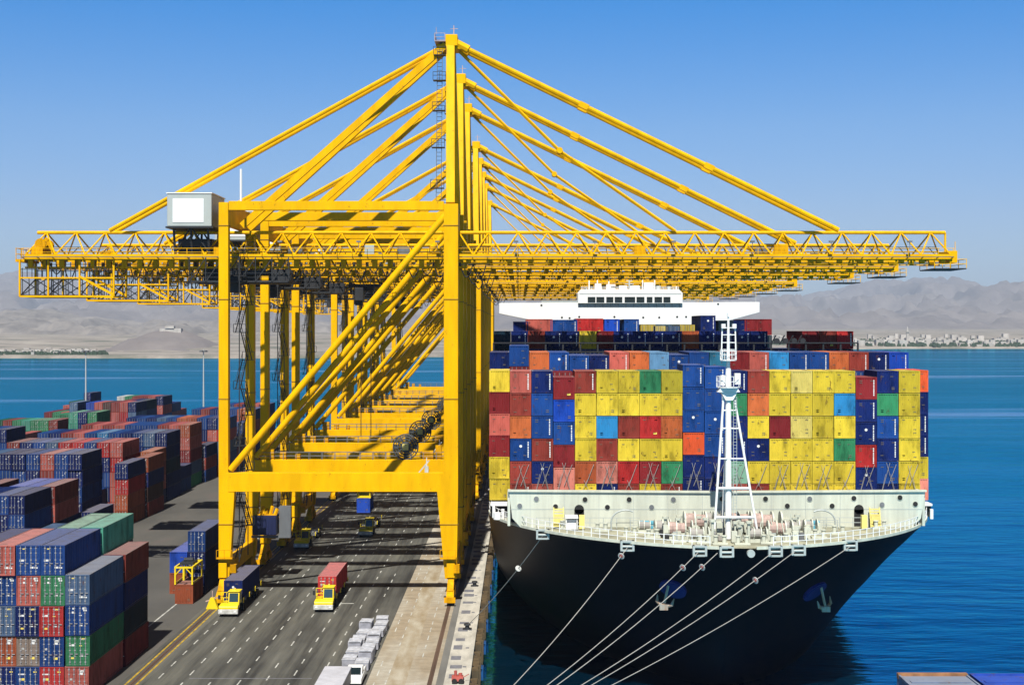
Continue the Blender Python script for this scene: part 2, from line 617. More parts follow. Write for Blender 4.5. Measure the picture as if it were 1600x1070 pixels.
# the towns on the far shore: hundreds of tiny buildings that read as one mass
tb, tt = MB(), MB()
rnd = random.Random(11)
for k in range(520):
    side = rnd.random()
    if side < .8:
        px, Y = rnd.uniform(1185, 1750), 2700 + abs(rnd.gauss(0, 260))
        sh = interp(shore, (px - VX) * Y / F)
        Y = max(Y, sh + 25)
        z = interp([(0, 1), (650, 14), (4000, 31)], Y - sh)
    else:
        px, Y = rnd.uniform(-60, 150), 1870 + abs(rnd.gauss(0, 130))
        z = 3
    X = (px - VX) * Y / F
    wx, h = (rnd.uniform(6, 16), rnd.choice([3.5, 5, 6, 8, 11])) if px > 300 else (rnd.uniform(3, 9), rnd.choice([2, 2.5, 3, 4]))
    tb.box(X - wx / 2, X + wx / 2, Y, Y + wx, z - 3, z + h)
for k in range(700):
    side = rnd.random()
    if side < .66:
        px, Y = rnd.uniform(1185, 1750), 2695 + abs(rnd.gauss(0, 150))
        sh = interp(shore, (px - VX) * Y / F)
        Y = max(Y, sh + 18)
        z = interp([(0, 1), (650, 14), (4000, 31)], Y - sh)
    else:
        px, Y = rnd.uniform(-60, 165), 1860 + abs(rnd.gauss(0, 60))
        z = 2
    X = (px - VX) * Y / F
    r = rnd.uniform(4, 9) if px > 300 else rnd.uniform(2, 5)
    for q in range(3):
        a, bb, cc = X + rnd.uniform(-r, r), Y + rnd.uniform(-r, r), z + rnd.uniform(0, r * .4)
        tt.tube((a, bb, cc - 2), (a, bb, cc + r * .55), r * .55, 6, r2=r * .25)
tag(tb.build('town_buildings', 'town_white'), 'pale low buildings of the towns along the far shore', 'town', kind='stuff')
tag(tt.build('shore_trees', 'tree_far'), 'dark green trees scattered along the far shore', 'trees', kind='stuff')
p = at(1418, 545, 2900)
mb = MB()
mb.tube((0, 0, -4), (0, 0, 26), 4, 8, r2=3)
mb.tube((0, 0, 26), (0, 0, 28), 4.6, 8)
mb.tube((0, 0, 28), (0, 0, 38), 2.4, 8, r2=.3)
o = tag(mb.build('minaret', 'town_white'), 'slender white tower standing above the right hand far shore town', 'tower')
o.location = (p.x, p.y, 2)
t = empty('hilltop_building', at(266, 516, 2235), 'long white building on the small hill across the bay', 'building')
MB().box(-17, 17, 0, 14, -4, 3).build('wall', 'town_white', t)
MB().box(-8, 6, -1.5, 10, 3, 7).build('roof_block', 'town_white', t)

# ------------------------------------------------------------------ containers
W40, H0 = 2.44, 2.59


def wave(a, b_, period, depth):
    pts = []
    x = a
    while x < b_ - 1e-3:
        for q, d in ((0, 0), (.3, 0), (.5, -depth), (.8, -depth)):
            if x + q * period < b_:
                pts.append((x + q * period, d))
        x += period
    pts.append((b_, 0))
    return pts


def container_mesh(L, variant):
    mb = MB()
    w, h = W40 / 2, H0
    rw = .11
    # frame: corner posts and rails
    for sx in (-1, 1):
        for y0 in (0, L - .14):
            mb.box(min(sx * w, sx * (w - .13)), max(sx * w, sx * (w - .13)), y0, y0 + .14, 0, h)
        mb.box(min(sx * w, sx * (w - .07)), max(sx * w, sx * (w - .07)), .14, L - .14, 0, .16)
        mb.box(min(sx * w, sx * (w - .07)), max(sx * w, sx * (w - .07)), .14, L - .14, h - .1, h)
        pts = wave(.14, L - .14, .56, .05)
        vs, fs = [], []
        for y, d in pts:
            x = sx * (w - .02 + d)
            vs += [(x, y, .16), (x, y, h - .1)]
        for i in range(len(pts) - 1):
            fs.append((2 * i, 2 * i + 2, 2 * i + 3, 2 * i + 1))
        mb.add(vs, fs)
    # roof with shallow cross ribs
    mb.box(-w + .07, w - .07, .1, L - .1, h - .12, h - .045)
    k = .5
    while k < L - .5:
        mb.box(-w + .2, w - .2, k, k + .3, h - .045, h - .02)
        k += .75
    mb.box(-w + .13, w - .13, 0, .12, h - .12, h)
    mb.box(-w + .13, w - .13, L - .12, L, h - .12, h)
    mb.box(-w + .13, w - .13, 0, .12, 0, .14)
    mb.box(-w + .13, w - .13, .0 + .15, L - .15, .06, .14)
    # back end
    mb.box(-w + .13, w - .13, L - .09, L - .03, .14, h - .12)
    mb.box(-w + .13, w - .13, L - .12, L, 0, .14)
    # front end
    if variant[:4] in ('plai', 'star', 'stri', 'labe'):
        pts = wave(-w + .13, w - .13, .27, .045)
        vs, fs = [], []
        for x, d in pts:
            vs += [(x, .03 - d, .14), (x, .03 - d, h - .12)]
        for i in range(len(pts) - 1):
            fs.append((2 * i, 2 * i + 1, 2 * i + 3, 2 * i + 2))
        mb.add(vs, fs)
        rn0 = random.Random(sum(map(ord, variant)) * 7 + int(L))
        for q in range(4):
            xq, zq = rn0.choice([-.85, -.8, .45, .3]), rn0.choice([2.12, 1.9, .4, .6, 1.0])
            mb.add([(xq, .018, zq), (xq + .34, .018, zq), (xq + .34, .018, zq + .07), (xq, .018, zq + .07)], [(0, 1, 2, 3)], 4)
        if 'star' in variant:
            for zz in (1.72,):
                c = [(.17 * math.cos(a), .018, zz + .17 * math.sin(a)) for a in [i * math.pi / 4 for i in range(8)]]
                mb.add(c, [tuple(range(8))], 2)
        if 'strip' in variant:
            z = 2.25
            rn = random.Random(L)
            while z > .55:
                q = rn.uniform(.12, .26)
                mb.add([(.80, .018, z - q), (.92, .018, z - q), (.92, .018, z), (.80, .018, z)], [(0, 1, 2, 3)], 2)
                z -= q + rn.uniform(.03, .1)
        if variant == 'label':
            mb.add([(.35, .018, .45), (.75, .018, .45), (.75, .018, .68), (.35, .018, .68)], [(0, 1, 2, 3)], 3)
    elif variant == 'door':
        for sx in (-1, 1):
            mb.box(min(sx * .02, sx * (w - .14)), max(sx * .02, sx * (w - .14)), .05, .1, .14, h - .12)
            for zz in (.5, 1.05, 1.6, 2.1):
                mb.box(min(sx * .1, sx * (w - .2)), max(sx * .1, sx * (w - .2)), .03, .05, zz, zz + .3)
            for xx in (.28, .78):
                mb.tube((sx * xx, .0, .1), (sx * xx, .0, h - .08), .028, 5, 1)
                for zz in (.35, 1.2, 2.2):
                    mb.box(sx * xx - .07, sx * xx + .07, -.02, .03, zz, zz + .08, 1)
                mb.box(sx * xx - .02, sx * xx + .28 * sx if sx > 0 else sx * xx + .02, -.03, 0, .95, 1.02, 1) if sx > 0 else mb.box(sx * xx - .28, sx * xx + .02, -.03, 0, .95, 1.02, 1)
        rn = random.Random(5)
        for q in range(4):
            x0, z0 = rn.uniform(.15, .85), rn.uniform(1.3, 2.3)
            mb.add([(x0, .026, z0), (x0 + .22, .026, z0), (x0 + .22, .026, z0 + .1), (x0, .026, z0 + .1)], [(0, 1, 2, 3)], 2)
    elif variant == 'open':
        mb.box(-w + .13, w - .13, .13, .18, .14, h - .12)
    return mb.mesh('container_' + variant, ['container_paint', 'steel_bar', 'mark_pale', 'mark_label', 'mark_dark'])


paint('mark_dark', (.16, .13, .09), .7, var=.4, scale=2)
paint('rust_rail', (.34, .16, .07), .8, var=.5, scale=2)
paint('steel_bar', (.32, .32, .33), .5, var=.3, scale=2)
paint('mark_pale', (.75, .75, .72), .7, var=.2, scale=2)
paint('mark_label', (.8, .62, .1), .7, var=.2, scale=2)
CM = {}


def cmesh(L, v):
    if (L, v) not in CM:
        CM[(L, v)] = container_mesh(L, v)
    return CM[(L, v)]




def door_mesh(sx, seed):
    rd = random.Random(seed * 2 + (sx > 0))
    mb = MB()
    B = lambda xa, xb, *r_: mb.box(min(sx * xa, sx * xb), max(sx * xa, sx * xb), *r_)
    B(.02, 1.09, .05, .1, .14, H0 - .12)
    for zz in (.5, 1.05, 1.6, 2.1):
        B(.1, 1.02, .028, .05, zz, zz + .3)
    for q in range(rd.randint(2, 5)):
        wq = rd.uniform(.16, .46)
        xa = rd.uniform(.12, 1.0 - wq)
        za = rd.choice([2.24, 2.1, 1.9, 1.7, 1.42, 1.2, .82, .6])
        xs = sorted((sx * xa, sx * (xa + wq)))
        hq = rd.uniform(.07, .2)
        mb.add([(xs[0], .022, za), (xs[1], .022, za), (xs[1], .022, za + hq), (xs[0], .022, za + hq)], [(0, 1, 2, 3)], rd.choice([1, 1, 1, 2]))
    return mb.mesh('container_door', ['container_paint', 'mark_pale', 'mark_label'])


DOORS = {(sx, k): door_mesh(sx, k) for sx in (-1, 1) for k in range(5)}
ROD = {}
for sx in (-1, 1):
    rb = MB()
    for xx in (.28, .78):
        rb.tube((sx * xx, 0, .08), (sx * xx, 0, H0 - .06), .03, 6)
        for zz in (.3, .8, 1.3, 1.9, 2.3):
            rb.box(sx * xx - .08, sx * xx + .08, -.03, .03, zz, zz + .08)
        rb.box(sx * xx - .02, sx * xx + .3, -.05, -.02, 1.0, 1.06)
    ROD[sx] = rb.mesh('locking_rods', ['steel_bar'])

CONT = []        # every container of the scene


def cont(x, y, z, L, h, col, label, group, variant='plain', force=False, parts=False):
    CONT.append(dict(x=x, y=y, z=z, L=L, h=h, col=col, label=label, group=group, v=variant, force=force, parts=parts))


ORD = ['first', 'second', 'third', 'fourth', 'fifth', 'sixth', 'seventh', 'eighth', 'ninth', 'tenth', 'eleventh', 'twelfth', 'thirteenth',
       'fourteenth', 'fifteenth', 'sixteenth', 'seventeenth', 'eighteenth', 'nineteenth', 'twentieth', 'twenty-first', 'twenty-second']
ABB = {'Y': 'yellow', 'y': 'pale yellow', 'O': 'olive yellow', 'N': 'navy', 'B': 'blue', 'b': 'bright blue', 'S': 'sky blue', 'l': 'light blue',
       'e': 'blue grey', 'D': 'dark red', 'R': 'red brown', 'r': 'red', 'o': 'orange', 'X': 'bright orange', 's': 'salmon', 'P': 'pink', 'G': 'green',
       'g': 'dark green', 'L': 'light green', 't': 'teal', 'T': 'tan', 'W': 'white', 'm': 'mint', 'k': 'dark teal', 'c': 'orange brown', 'w': 'brown'}
SHIPG = "containers stacked aboard the ship"


def variant_for(c, rn):
    if c in 'Sl':
        return rn.choice(['plain', 'plain_b', 'plain_d'])
    if c in 'NBb':
        return rn.choice(['star', 'strip', 'starstrip', 'strip', 'plain'])
    if c in 'DRrs':
        return rn.choice(['plain_b', 'strip', 'label', 'plain_c'])
    return rn.choice(['plain', 'plain_b', 'plain_c', 'plain_d', 'plain_e'])


rn = random.Random(21)
# the front bay, column by column from the quay side, top row first
FRONT = ['sRoBRR', 'NBBRNs', ('DbBDP', -.72), 'RYYYcY', 'YYSRPN', 'YYRYrR', 'GYrYDY', 'OYoYGR', ('BBBXNNN', .72), ('BBBBNNN', .5), 'NGNNLs',
         'RoYNYR', 'YYDYYY', 'yYyYYY', 'YYYYYY', 'YSYGYY', ('DNNrN', -.72), 'NGBNBN', 'YYYYYY']
PITCH = 2.5
for i, c in enumerate(FRONT):
    off = 0
    if isinstance(c, tuple):
        c, off = c
    top = 32.27 + off
    for j, ch in enumerate(c):
        z = top - 2.615 * (j + 1)
        cont(-1.05 + PITCH * (i + .5), 163, z, 6.06, 2.54, ch,
             f"{ABB[ch]} container, {ORD[j]} from the top in the {ORD[i]} front column from the quay", SHIPG, variant_for(ch, rn))
# set back half bay: its two outermost stacks show
for x, c, nm in ((-2.35, 'YDsDYY', 'outermost quayside stack'), (48.0, 'XNNNYP', 'outermost seaward stack')):
    for j, ch in enumerate(c):
        cont(x, 169.3, 32.1 - 2.6 * (j + 1), 6.06, 2.59, ch, f"{ABB[ch]} container, {ORD[j]} from the top in the {nm} aboard the ship", SHIPG, variant_for(ch, rn))
for i in range(19):
    for j in range(6):
        cont(.2 + PITCH * (i + .0), 169.3, 31.9 - 2.6 * (j + 1), 6.06, 2.59, rn.choice('NBDYRs'), None, SHIPG)
# second tier seen above the front bay
T2 = 'NBoBBNsolBBtDsSBBoRNb'
OFF2 = {1: .85, 3: 0, 4: -.4, 5: -.4, 9: -.3}
for i, ch in enumerate(T2):
    top = 34.1 + OFF2.get(i, 0)
    cont(-3.75 + 2.52 * (i + .5), 177.5, top - 2.59, 12.19, 2.59, ch if ch != 't' else 't',
         f"{ABB[ch]} container, {ORD[i]} from the quay in the row rising behind the front bay", SHIPG, variant_for(ch, rn))
    for j in range(1, 7):
        cont(-3.75 + 2.52 * (i + .5), 177.5, top - 2.61 * (j + 1) + .02, 12.19, 2.59, rn.choice('NBDYRs'), None, SHIPG)
# third row
T3 = 'kNRNNYDNNNNcNNNN..DRr'
for i, ch in enumerate(T3):
    x = -3.75 + 2.52 * (i + .5)
    if ch not in ' .':
        cont(x, 207, 34.1, 12.19, 2.59, ch, f"{ABB[ch]} container, {ORD[i]} from the quay in the shaded row before the bridge", SHIPG, 'starstrip' if ch == 'N' else variant_for(ch, rn))
    for j in range(1, 7):
        cont(x, 207, 34.1 - 2.6 * j, 12.19, 2.59, rn.choice('NBkN'), None, SHIPG)
# fourth row just before the bridge
for x0, x1, ch, top in ((805, 822, 'N', 38.2), (824, 861, 's', 38.6), (863, 900, 'B', 38.5), (903, 940, 'r', 38.7), (942, 971, 'b', 38.6), (972, 1001, 'B', 38.6),
                        (1003, 1022, 'Y', 37.7), (1023, 1042, 'y', 37.5), (1043, 1060, 'e', 37.5), (1062, 1086, 'Y', 37.7), (1091, 1122, 'N', 39.2), (1123, 1146, 'k', 38.4), (1147, 1164, 'N', 38.4), (1166, 1204, 'D', 38.6)):
    a, b2 = (x0 - VX) / 9.6, (x1 - VX) / 9.6
    nn = max(1, round((b2 - a) / 2.5))
    for q in range(nn):
        x = a + (b2 - a) * (q + .5) / nn
        nm = 'quayside' if x < 10 else ('middle' if x < 27 else 'seaward')
        cont(x, 229.2, top - 2.59, 12.19, 2.59, ch, None, SHIPG, variant_for(ch, rn))
        CONT[-1]['b4'] = True
        for j in range(1, 8):
            cont(x, 229.2, top - 2.61 * (j + 1), 12.19, 2.59, rn.choice('NBkN'), None, SHIPG)
b4 = sorted([c for c in CONT if c.get('b4')], key=lambda c: c['x'])
for i, c in enumerate(b4):
    c['label'] = f"{ABB[c['col']]} container, {ORD[i]} from the quay in the top row below the bridge"

YARDG = "containers stacked in the container yard"
PZ = 2.93


def stack(x, y, cols, block, row, st, pz=PZ, L=12.19, gap=0.0, parts=False, z0=.02, v='door'):
    """cols: colours from the top down"""
    nlev = len(cols)
    for j, ch in enumerate(cols):
        z = z0 + pz * (nlev - 1 - j)
        lv = 'on top' if j == 0 else f"{ORD[j]} from top"
        cont(x, y, z, L, pz - .04, ch, f"{ABB[ch]} container, {lv}, {ORD[st]} stack from road, {ORD[row]} row of {block} block", YARDG, v, parts=parts)


# near block
for i, c in enumerate(['BGrBr', 'BsNTB', 'sBecN', 'NReBD']):
    stack(-47.1 - 2.45 * i, 142, c, 'near', 0, i + 1, 3.055, parts=True)
stack(-44.58, 142, 'eBGs', 'near', 0, 0, 3.08, parts=True)
stack(-44.45, 154.5, 'RNkD', 'near', 1, 0, 3.08, 9.6)
for i, c in enumerate(['mNBsR', 'LNNBD', 'NB', 'DRN', 'BsN']):
    stack(-46.95 - 2.5 * i, 154.6, c, 'near', 1, i + 1, 3.055)
for i, c in enumerate(['NB', 'BN', 'kN', 'NB', 'B', 'RN']):
    stack(-53 - 2.6 * i, 167.5, c, 'near', 2, i)
rn = random.Random(5)
MIX = 'NNNNBBBBBbeeRRRsssrrDcDkGtoW'


def rcols(n, first=None):
    s_ = ''.join(rn.choice(MIX) for _ in range(n))
    return (first + s_[1:]) if first else s_


# middle block: rows 12.6 m apart, right hand stacks by the roadside
mid = {0: (-72.6, ['eN', 'NBkN', 'BNkN', 'NNBN', 'NBNN', 'BNNN']),
       1: (-74.6, ['RsNB', 'bBNN', 'bNBN', 'BBN', 'RNBN', 'NBRN', 'BNN']),
       2: (-72.4, ['NN', 'N', 'B', 'N', 'B', 'RN', 'NB']),
       3: (-78.1, ['NNBNN', 'BBNNB', 'sRNBN', 'BNNBN', 'NBNNB', 'NBNBN', 'eBNNB', 'BNNBN', 'NBBNB', 'NBBNN']),
       4: (-73.4, ['Nrcc', '', '', 'BN', 'NB', 'RNB', 'NB', 'RN']),
       5: (-72.9, ['cNwR', '', 'srsss', 'rNBNs', 'BNNRN', 'rBNBN', 'rNRBN', 'eNRBB', 'BNNBN', 'NBNNB', 'RNBNB']),
       6: (-75.6, ['oRsN', '', 'BN', 'NBN', 'BN', 'RN', 'NB', 'B', 'N', 'RN']),
       7: (-75.5, ['NNkNN', 'eBNNB', 'BNNBN', 'NBNBN', 'BBNNB', 'SBNNB', 'BNNBN', 'sRNBN', 'RNBNB', 'NBBNN', 'BRNBN']),
       8: (-76.0, ['NB', 'RN', 'NB', 'B', 'RN', 'NBN', 'B', 'N', 'BR']),
       9: (-76.4, ['csDeG', 'sNBNR', 'RNBNB', 'BNRBN', 'BNBNR', 'BNNRB', 'sBNNB', 'RNBBN', 'sRNBN', 'RNBNB', 'NBN']),
       10: (-75.5, ['NRB', 'NB', 'RN', 'B', 'NBN', 'RN', 'NB', 'N']),
       11: (-73.0, ['BreBs', 'NsBNR', 'BNRBN', 'coBNB', 'ocNBR', 'BNBNR', 'eBNRB', 'NBNBR', 'BNBNN', 'NBNRB']),
       12: (-74.0, ['NRB', 'NB', 'RN', 'B', 'NB']),
       13: (-74.0, ['BNRB', 'sRNB', 'oNBN', 'BRNB', 'NBNB', 'RNBB']),
       14: (-73.0, ['BsNBR', 'osNBN', 'BNBRN', 'eBNRB', 'NBNBN', 'RNBNB', 'BBNRN']),
       15: (-74, ['NRBN', 'BNB', 'sNBR', 'RNB', 'NNB']),
       16: (-74, ['BNRBR', 'sRNBN', 'NBRNB', 'RNBNN', 'BNBRN']),
       17: (-88, ['RBN', 'sNB', 'BNR', 'NB']),
       18: (-88, ['kNB', 'RNB', 'BNN', 'sRB']),
       19: (-89, ['BRNB', 'RNBN', 'sBNR', 'NNB'])}
for k, (xr, cols) in mid.items():
    for i, c in enumerate(cols):
        if c:
            stack(xr - 1.22 - 2.53 * i, 214 + 12.55 * k, c, 'middle', k, i)
# far block, beyond the second lane
far = {0: (-113.6, ['NBNRB', 'BNBNR', 'NRBNB', 'RBN']),
       1: (-114, ['NB', 'RN', 'B', 'N', 'RB']),
       2: (-118.4, ['sRNB', '', '', 'BN', 'NB', 'RN']),
       3: (-114, ['B', 'NR', '', 'N', 'BN', 'R']),
       4: (-114, ['GN', 'gR', 'N', 'RB', 'N', 'B']),
       5: (-112.4, ['GGGRB', 'NNGBN', 'mmGNB']),
       6: (-126.9, ['RGNB', 'GGRN', 'GNBR', 'mGNB', 'GNRB', 'RNBN', 'gBNR']),
       7: (-113, ['eB', 'GN', 'gRB', 'RN', 'cRB', 'RNG', 'BN', 'GRB']),
       8: (-114, ['NBR', 'NRB', 'RNB', 'bNR', 'NbB', 'RNB', 'cRNB', 'GNRB', 'GRNB', 'NGB']),
       9: (-115.6, ['NeBsN', 'srNBR', 'RsBNN', 'wRNBN', 'sNRBN', 'bNRBN', 'NbBR', 'eNBRN', 'sRNB', 'GNBR', 'DRNB', 'GRB']),
       10: (-115.6, ['kNBRN', 'NRBNN', 'RsBNR', 'wRNB', 'sNRB', 'bNRB', 'NbBR', 'eNBR', 'sRNB', 'NGBR', 'DRNB', 'RNB']),
       11: (-116, ['NRB', 'RNB', 'GNR', 'NBN', 'gNRB', 'RNBN', 'kNRB', 'sRNB', 'GNB', 'gNR', 'RNBB', 'NB']),
       12: (-117, ['NsBsR', 'sRNBN', 'RsNBB', 'RNNBR', 'GNBRN', 'WRBNN', 'NRB', 'RNBN', 'BNB', 'GRBN', 'gRNB', 'kNRB', 'sRNB', 'RB']),
       13: (-117, ['NRBN', 'RNBN', 'sNBR', 'GNB', 'NRB', 'RB', 'NNB', 'NBRB', 'RsNB', 'NRBN', 'gNB', 'sBRN', 'RB', 'GB']),
       14: (-118, ['RNB', 'NRB', 'sNB', 'GNB', 'kRB', 'NNRB', 'gNBR', 'RsNB', 'NRB', 'BNR', 'sRB', 'NB', 'NNBRN', 'GNBR', 'gRNB', 'GNB'])}
for k, (xr, cols) in far.items():
    for i, c in enumerate(cols):
        if c:
            stack(xr - 1.22 - 2.53 * i, 312 + 12.55 * k, c, 'far', k, i)
# the small stack left of the nearest crane
cont(-45.2, 189.7, .02, 6.06, 2.59, 'c', "orange brown short container on the ground under the yellow lifting frame", YARDG, 'plain', force=True)
CONT[-1]['col'] = 'c'
for x, cc, nm in ((-47.7, 'bc', 'lower stack left'), (-45.1, 'BNN', 'tall stack behind')):
    for j, ch in enumerate(cc):
        cont(x, 197, .02 + 2.93 * (len(cc) - 1 - j), 12.19, 2.89, ch, f"{ABB[ch]} container, {'top' if j == 0 else ORD[j] + ' from top'} of the {nm} of the yellow lifting frame", YARDG,
             'plain' if ch in 'bc' else 'door', force=True)
cont(-43.75, 209, .02, 12.19, 2.59, 'w', "brown container lying on the ground beside the nearest crane's landside leg", YARDG, 'plain', force=True)
# containers carried by trucks
TG = "containers being carried along the quay road"
cont(-25.55, 187.6, 1.5, 12.19, 2.59, 'r', "red container riding on the yellow truck in the middle of the road", TG, 'door', force=True, parts=True)
cont(-37.45, 184.6, 1.5, 12.19, 2.59, 'N', "navy container riding on the yellow truck beside the landside crane leg", TG, 'star', force=True)
cont(-28.3, 256, 3.6, 6.06, 2.59, 'b', "blue container hanging from a yellow spreader over the shaded road", TG, 'plain', force=True)
# neighbouring vessel's deck load at the lower right corner
NG = "containers on the neighbouring vessel"
for i, ch in enumerate('ebbBNb'):
    for j in range(3):
        cont(14.6 + 2.56 * i, 37.6, 25.0 - 2.59 - j * 2.62, 12.19, 2.59, ch if j == 0 else 'N',
             {0: "grey blue container with rust brown edge in the lower right corner", 1: "bright blue container roof in the extreme lower right corner"}.get(i) if j == 0 else None, NG, 'plain', force=(j == 0 and i < 2))

# which ones does the photo show, and how large?  (a small depth buffer over all containers)
SW, SH_ = 800, 535
zb = np.full((SH_, SW), 1e9, np.float32)
ib = np.full((SH_, SW), -1, np.int32)


def proj(p):
    return ((p[0] * F / p[1] + VX) * .5, (VY + (CH - p[2]) * F / p[1]) * .5)


def fill(pts3, idx):
    P = [proj(p) for p in pts3]
    xs = [p[0] for p in P]
    ys = [p[1] for p in P]
    x0, x1 = max(0, int(min(xs))), min(SW - 1, int(max(xs)) + 1)
    y0, y1 = max(0, int(min(ys))), min(SH_ - 1, int(max(ys)) + 1)
    if x0 > x1 or y0 > y1:
        return
    a, b_, c_ = (Vector(p) for p in pts3[:3])
    nrm = (b_ - a).cross(c_ - a)
    o_ = Vector((0, 0, CH))
    k = nrm.dot(a - o_)
    gx, gy = np.meshgrid(np.arange(x0, x1 + 1) + .5, np.arange(y0, y1 + 1) + .5)
    den = nrm.x * (gx * 2 - VX) / F + nrm.y + nrm.z * (VY - gy * 2) / F
    den = np.where(np.abs(den) < 1e-9, 1e-9, den)
    dep = k / den
    ins_p = np.ones(gx.shape, bool)
    ins_n = np.ones(gx.shape, bool)
    for (ax, ay), (bx, by) in zip(P, P[1:] + P[:1]):
        cr = (bx - ax) * (gy - ay) - (by - ay) * (gx - ax)
        ins_p &= cr >= 0
        ins_n &= cr <= 0
    ok = (ins_p | ins_n) & (dep > 0) & (dep < zb[y0:y1 + 1, x0:x1 + 1])
    zb[y0:y1 + 1, x0:x1 + 1][ok] = dep[ok]
    ib[y0:y1 + 1, x0:x1 + 1][ok] = idx


for i, c in enumerate(CONT):
    x0, x1, y0, y1, z0, z1 = c['x'] - 1.22, c['x'] + 1.22, c['y'], c['y'] + c['L'], c['z'], c['z'] + c['h']
    fill([(x0, y0, z0), (x1, y0, z0), (x1, y0, z1), (x0, y0, z1)], i)
    if z1 < CH:
        fill([(x0, y0, z1), (x1, y0, z1), (x1, y1, z1), (x0, y1, z1)], i)
    if x1 < 0:
        fill([(x1, y0, z0), (x1, y1, z0), (x1, y1, z1), (x1, y0, z1)], i)
# the breakwater of the bow hides the lowest row, the crane legs hide a little
bw0, bw1 = proj((-1.1, 159.4, 18.65)), proj((45.8, 159.4, 14.6))
ib[int(bw0[1]):int(bw1[1]) + 40, int(bw0[0]):int(bw1[0])] = -1
ib[157:460, 171:180] = -1
ib[157:470, 347:361] = -1
cnt = np.bincount(ib[ib >= 0].ravel(), minlength=len(CONT))
LIMIT = 300
order = sorted(range(len(CONT)), key=lambda i: -(cnt[i] + (1e6 if CONT[i]['force'] else 0)))
keep = [i for i in order if CONT[i]['force'] or (cnt[i] > 7 and CONT[i]['label'])][:LIMIT]
keepset = set(keep)
print('containers', len(CONT), 'visible', int((cnt > 7).sum()), 'kept', len(keep))
for i in sorted(keep):
    c = CONT[i]
    col = shade(CPAL[ABB[c['col']]], SK if c['group'] == SHIPG else YK if c['group'] == YARDG else .9, .06 if c['group'] == SHIPG else .14)
    near = c['parts'] and cnt[i] > 60
    rust_rail = c['group'] == NG and c['col'] == 'e'
    o = bpy.data.objects.new('shipping_container', cmesh(c['L'], 'open' if near else c['v']))
    COL.objects.link(o)
    jit = random.uniform(-.03, .03)
    o.location = (c['x'] + jit * 1.2, c['y'] + jit * (5 if c['group'] == YARDG else 1.5), c['z'])
    o.scale = (1, 1, c['h'] / H0)
    k = random.uniform(.78, 1.12)
    colv = (min(1, col[0] * k), min(1, col[1] * k), min(1, col[2] * k), .1 if c['group'] == NG and c['col'] == 'b' else random.uniform(.55, 1.15))
    o.color = colv
    tag(o, c['label'], 'shipping container', c['group'])
    if rust_rail:
        MB().box(-1.225, 1.225, c['L'] - .22, c['L'] + .02, H0 - .14, H0 + .03).build('end_rail', 'rust_rail', o)
    if near:
        for sx, me in ((1, DOORS[1, i % 5]), (-1, DOORS[-1, i * 3 % 5])):
            d = bpy.data.objects.new('door', me)
            COL.objects.link(d)
            d.parent = o
            d.color = colv
            q = bpy.data.objects.new('locking_rods', ROD[sx])
            COL.objects.link(q)
            q.parent = d
# all others (hidden inside the stacks or very small) are one mass per place
for nm, sel, lab in (('distant_container_stacks', lambda c: c['group'] == YARDG, 'far and half hidden containers stacked in the yard behind the nearer ones'),
                     ('inner_container_cargo', lambda c: c['group'] in (SHIPG, NG), 'containers mostly hidden inside the stacks aboard the vessels')):
    cols = sorted({c['col'] for i, c in enumerate(CONT) if i not in keepset and sel(c)})
    mb = MB()
    for i, c in enumerate(CONT):
        if i in keepset or not sel(c):
            continue
        mi = cols.index(c['col'])
        w2 = 1.22
        mb.box(c['x'] - w2, c['x'] + w2, c['y'], c['y'] + c['L'], c['z'], c['z'] + c['h'] - .02, mi)
        if cnt[i] > 0:
            for xx in (-.9, -.35, .35, .9):
                mb.box(c['x'] + xx - .04, c['x'] + xx + .04, c['y'] - .05, c['y'], c['z'] + .1, c['z'] + c['h'] - .1, len(cols))
            mb.box(c['x'] - .03, c['x'] + .03, c['y'] - .03, c['y'], c['z'] + .1, c['z'] + c['h'] - .1, len(cols) + 1)
    if mb.v:
        tag(mb.build(nm, [flat_mat(ABB[q]) for q in cols] + ['steel_grey', 'dark_hole']), lab, 'shipping containers', kind='stuff')

# ------------------------------------------------------------------ ship-to-shore cranes
XW, XL = 0.0, -30.7
FY = 9.3
CR = empty('gantry_crane', (-9.4, 200.9, 0))
yel = 'crane_yellow'
for sy in (-1, 1):
    y = sy * FY
    MB().prism([(-31.35, 3.2), (-29.9, 3.2), (-29.2, 14.95), (-29.2, 15.9), (-30.05, 17.7), (-30.05, 54.2), (-31.35, 54.2), (-31.35, 17)], y - .65, y + .65).build('landside_leg', yel, CR, bevel=.04)
    MB().prism([(-.65, 3.2), (.95, 3.2), (1.14, 15), (1.14, 54.0), (-.8, 54.0), (-.8, 17.6), (-1.72, 15.6), (-1.72, 14.95)], y - .75, y + .75).build('waterside_leg', yel, CR, bevel=.04)
    b1 = MB().box(-30.05, -.82, y - .72, y + .68, 14.97, 17.55)
    b1.build('portal_beam', yel, CR, bevel=.04)
    MB().box(-30.03, -.82, y - .5, y + .5, 53.15, 54.38).build('top_beam', yel, CR, bevel=.03)
    MB().tube((-29.8, y - .3, 17.9), (-.5, y - .3, 52.6), .46, 14).build('diagonal_brace', yel, CR, smooth=False)
for x, z0, z1, nm in ((XL, 51.2, 54.1, 'side_beam'), (.15, 50.9, 53.9, 'side_beam')):
    MB().box(x - .5, x + .5, -FY + .66, FY - .66, z0, z1).build(nm, yel, CR, bevel=.03)
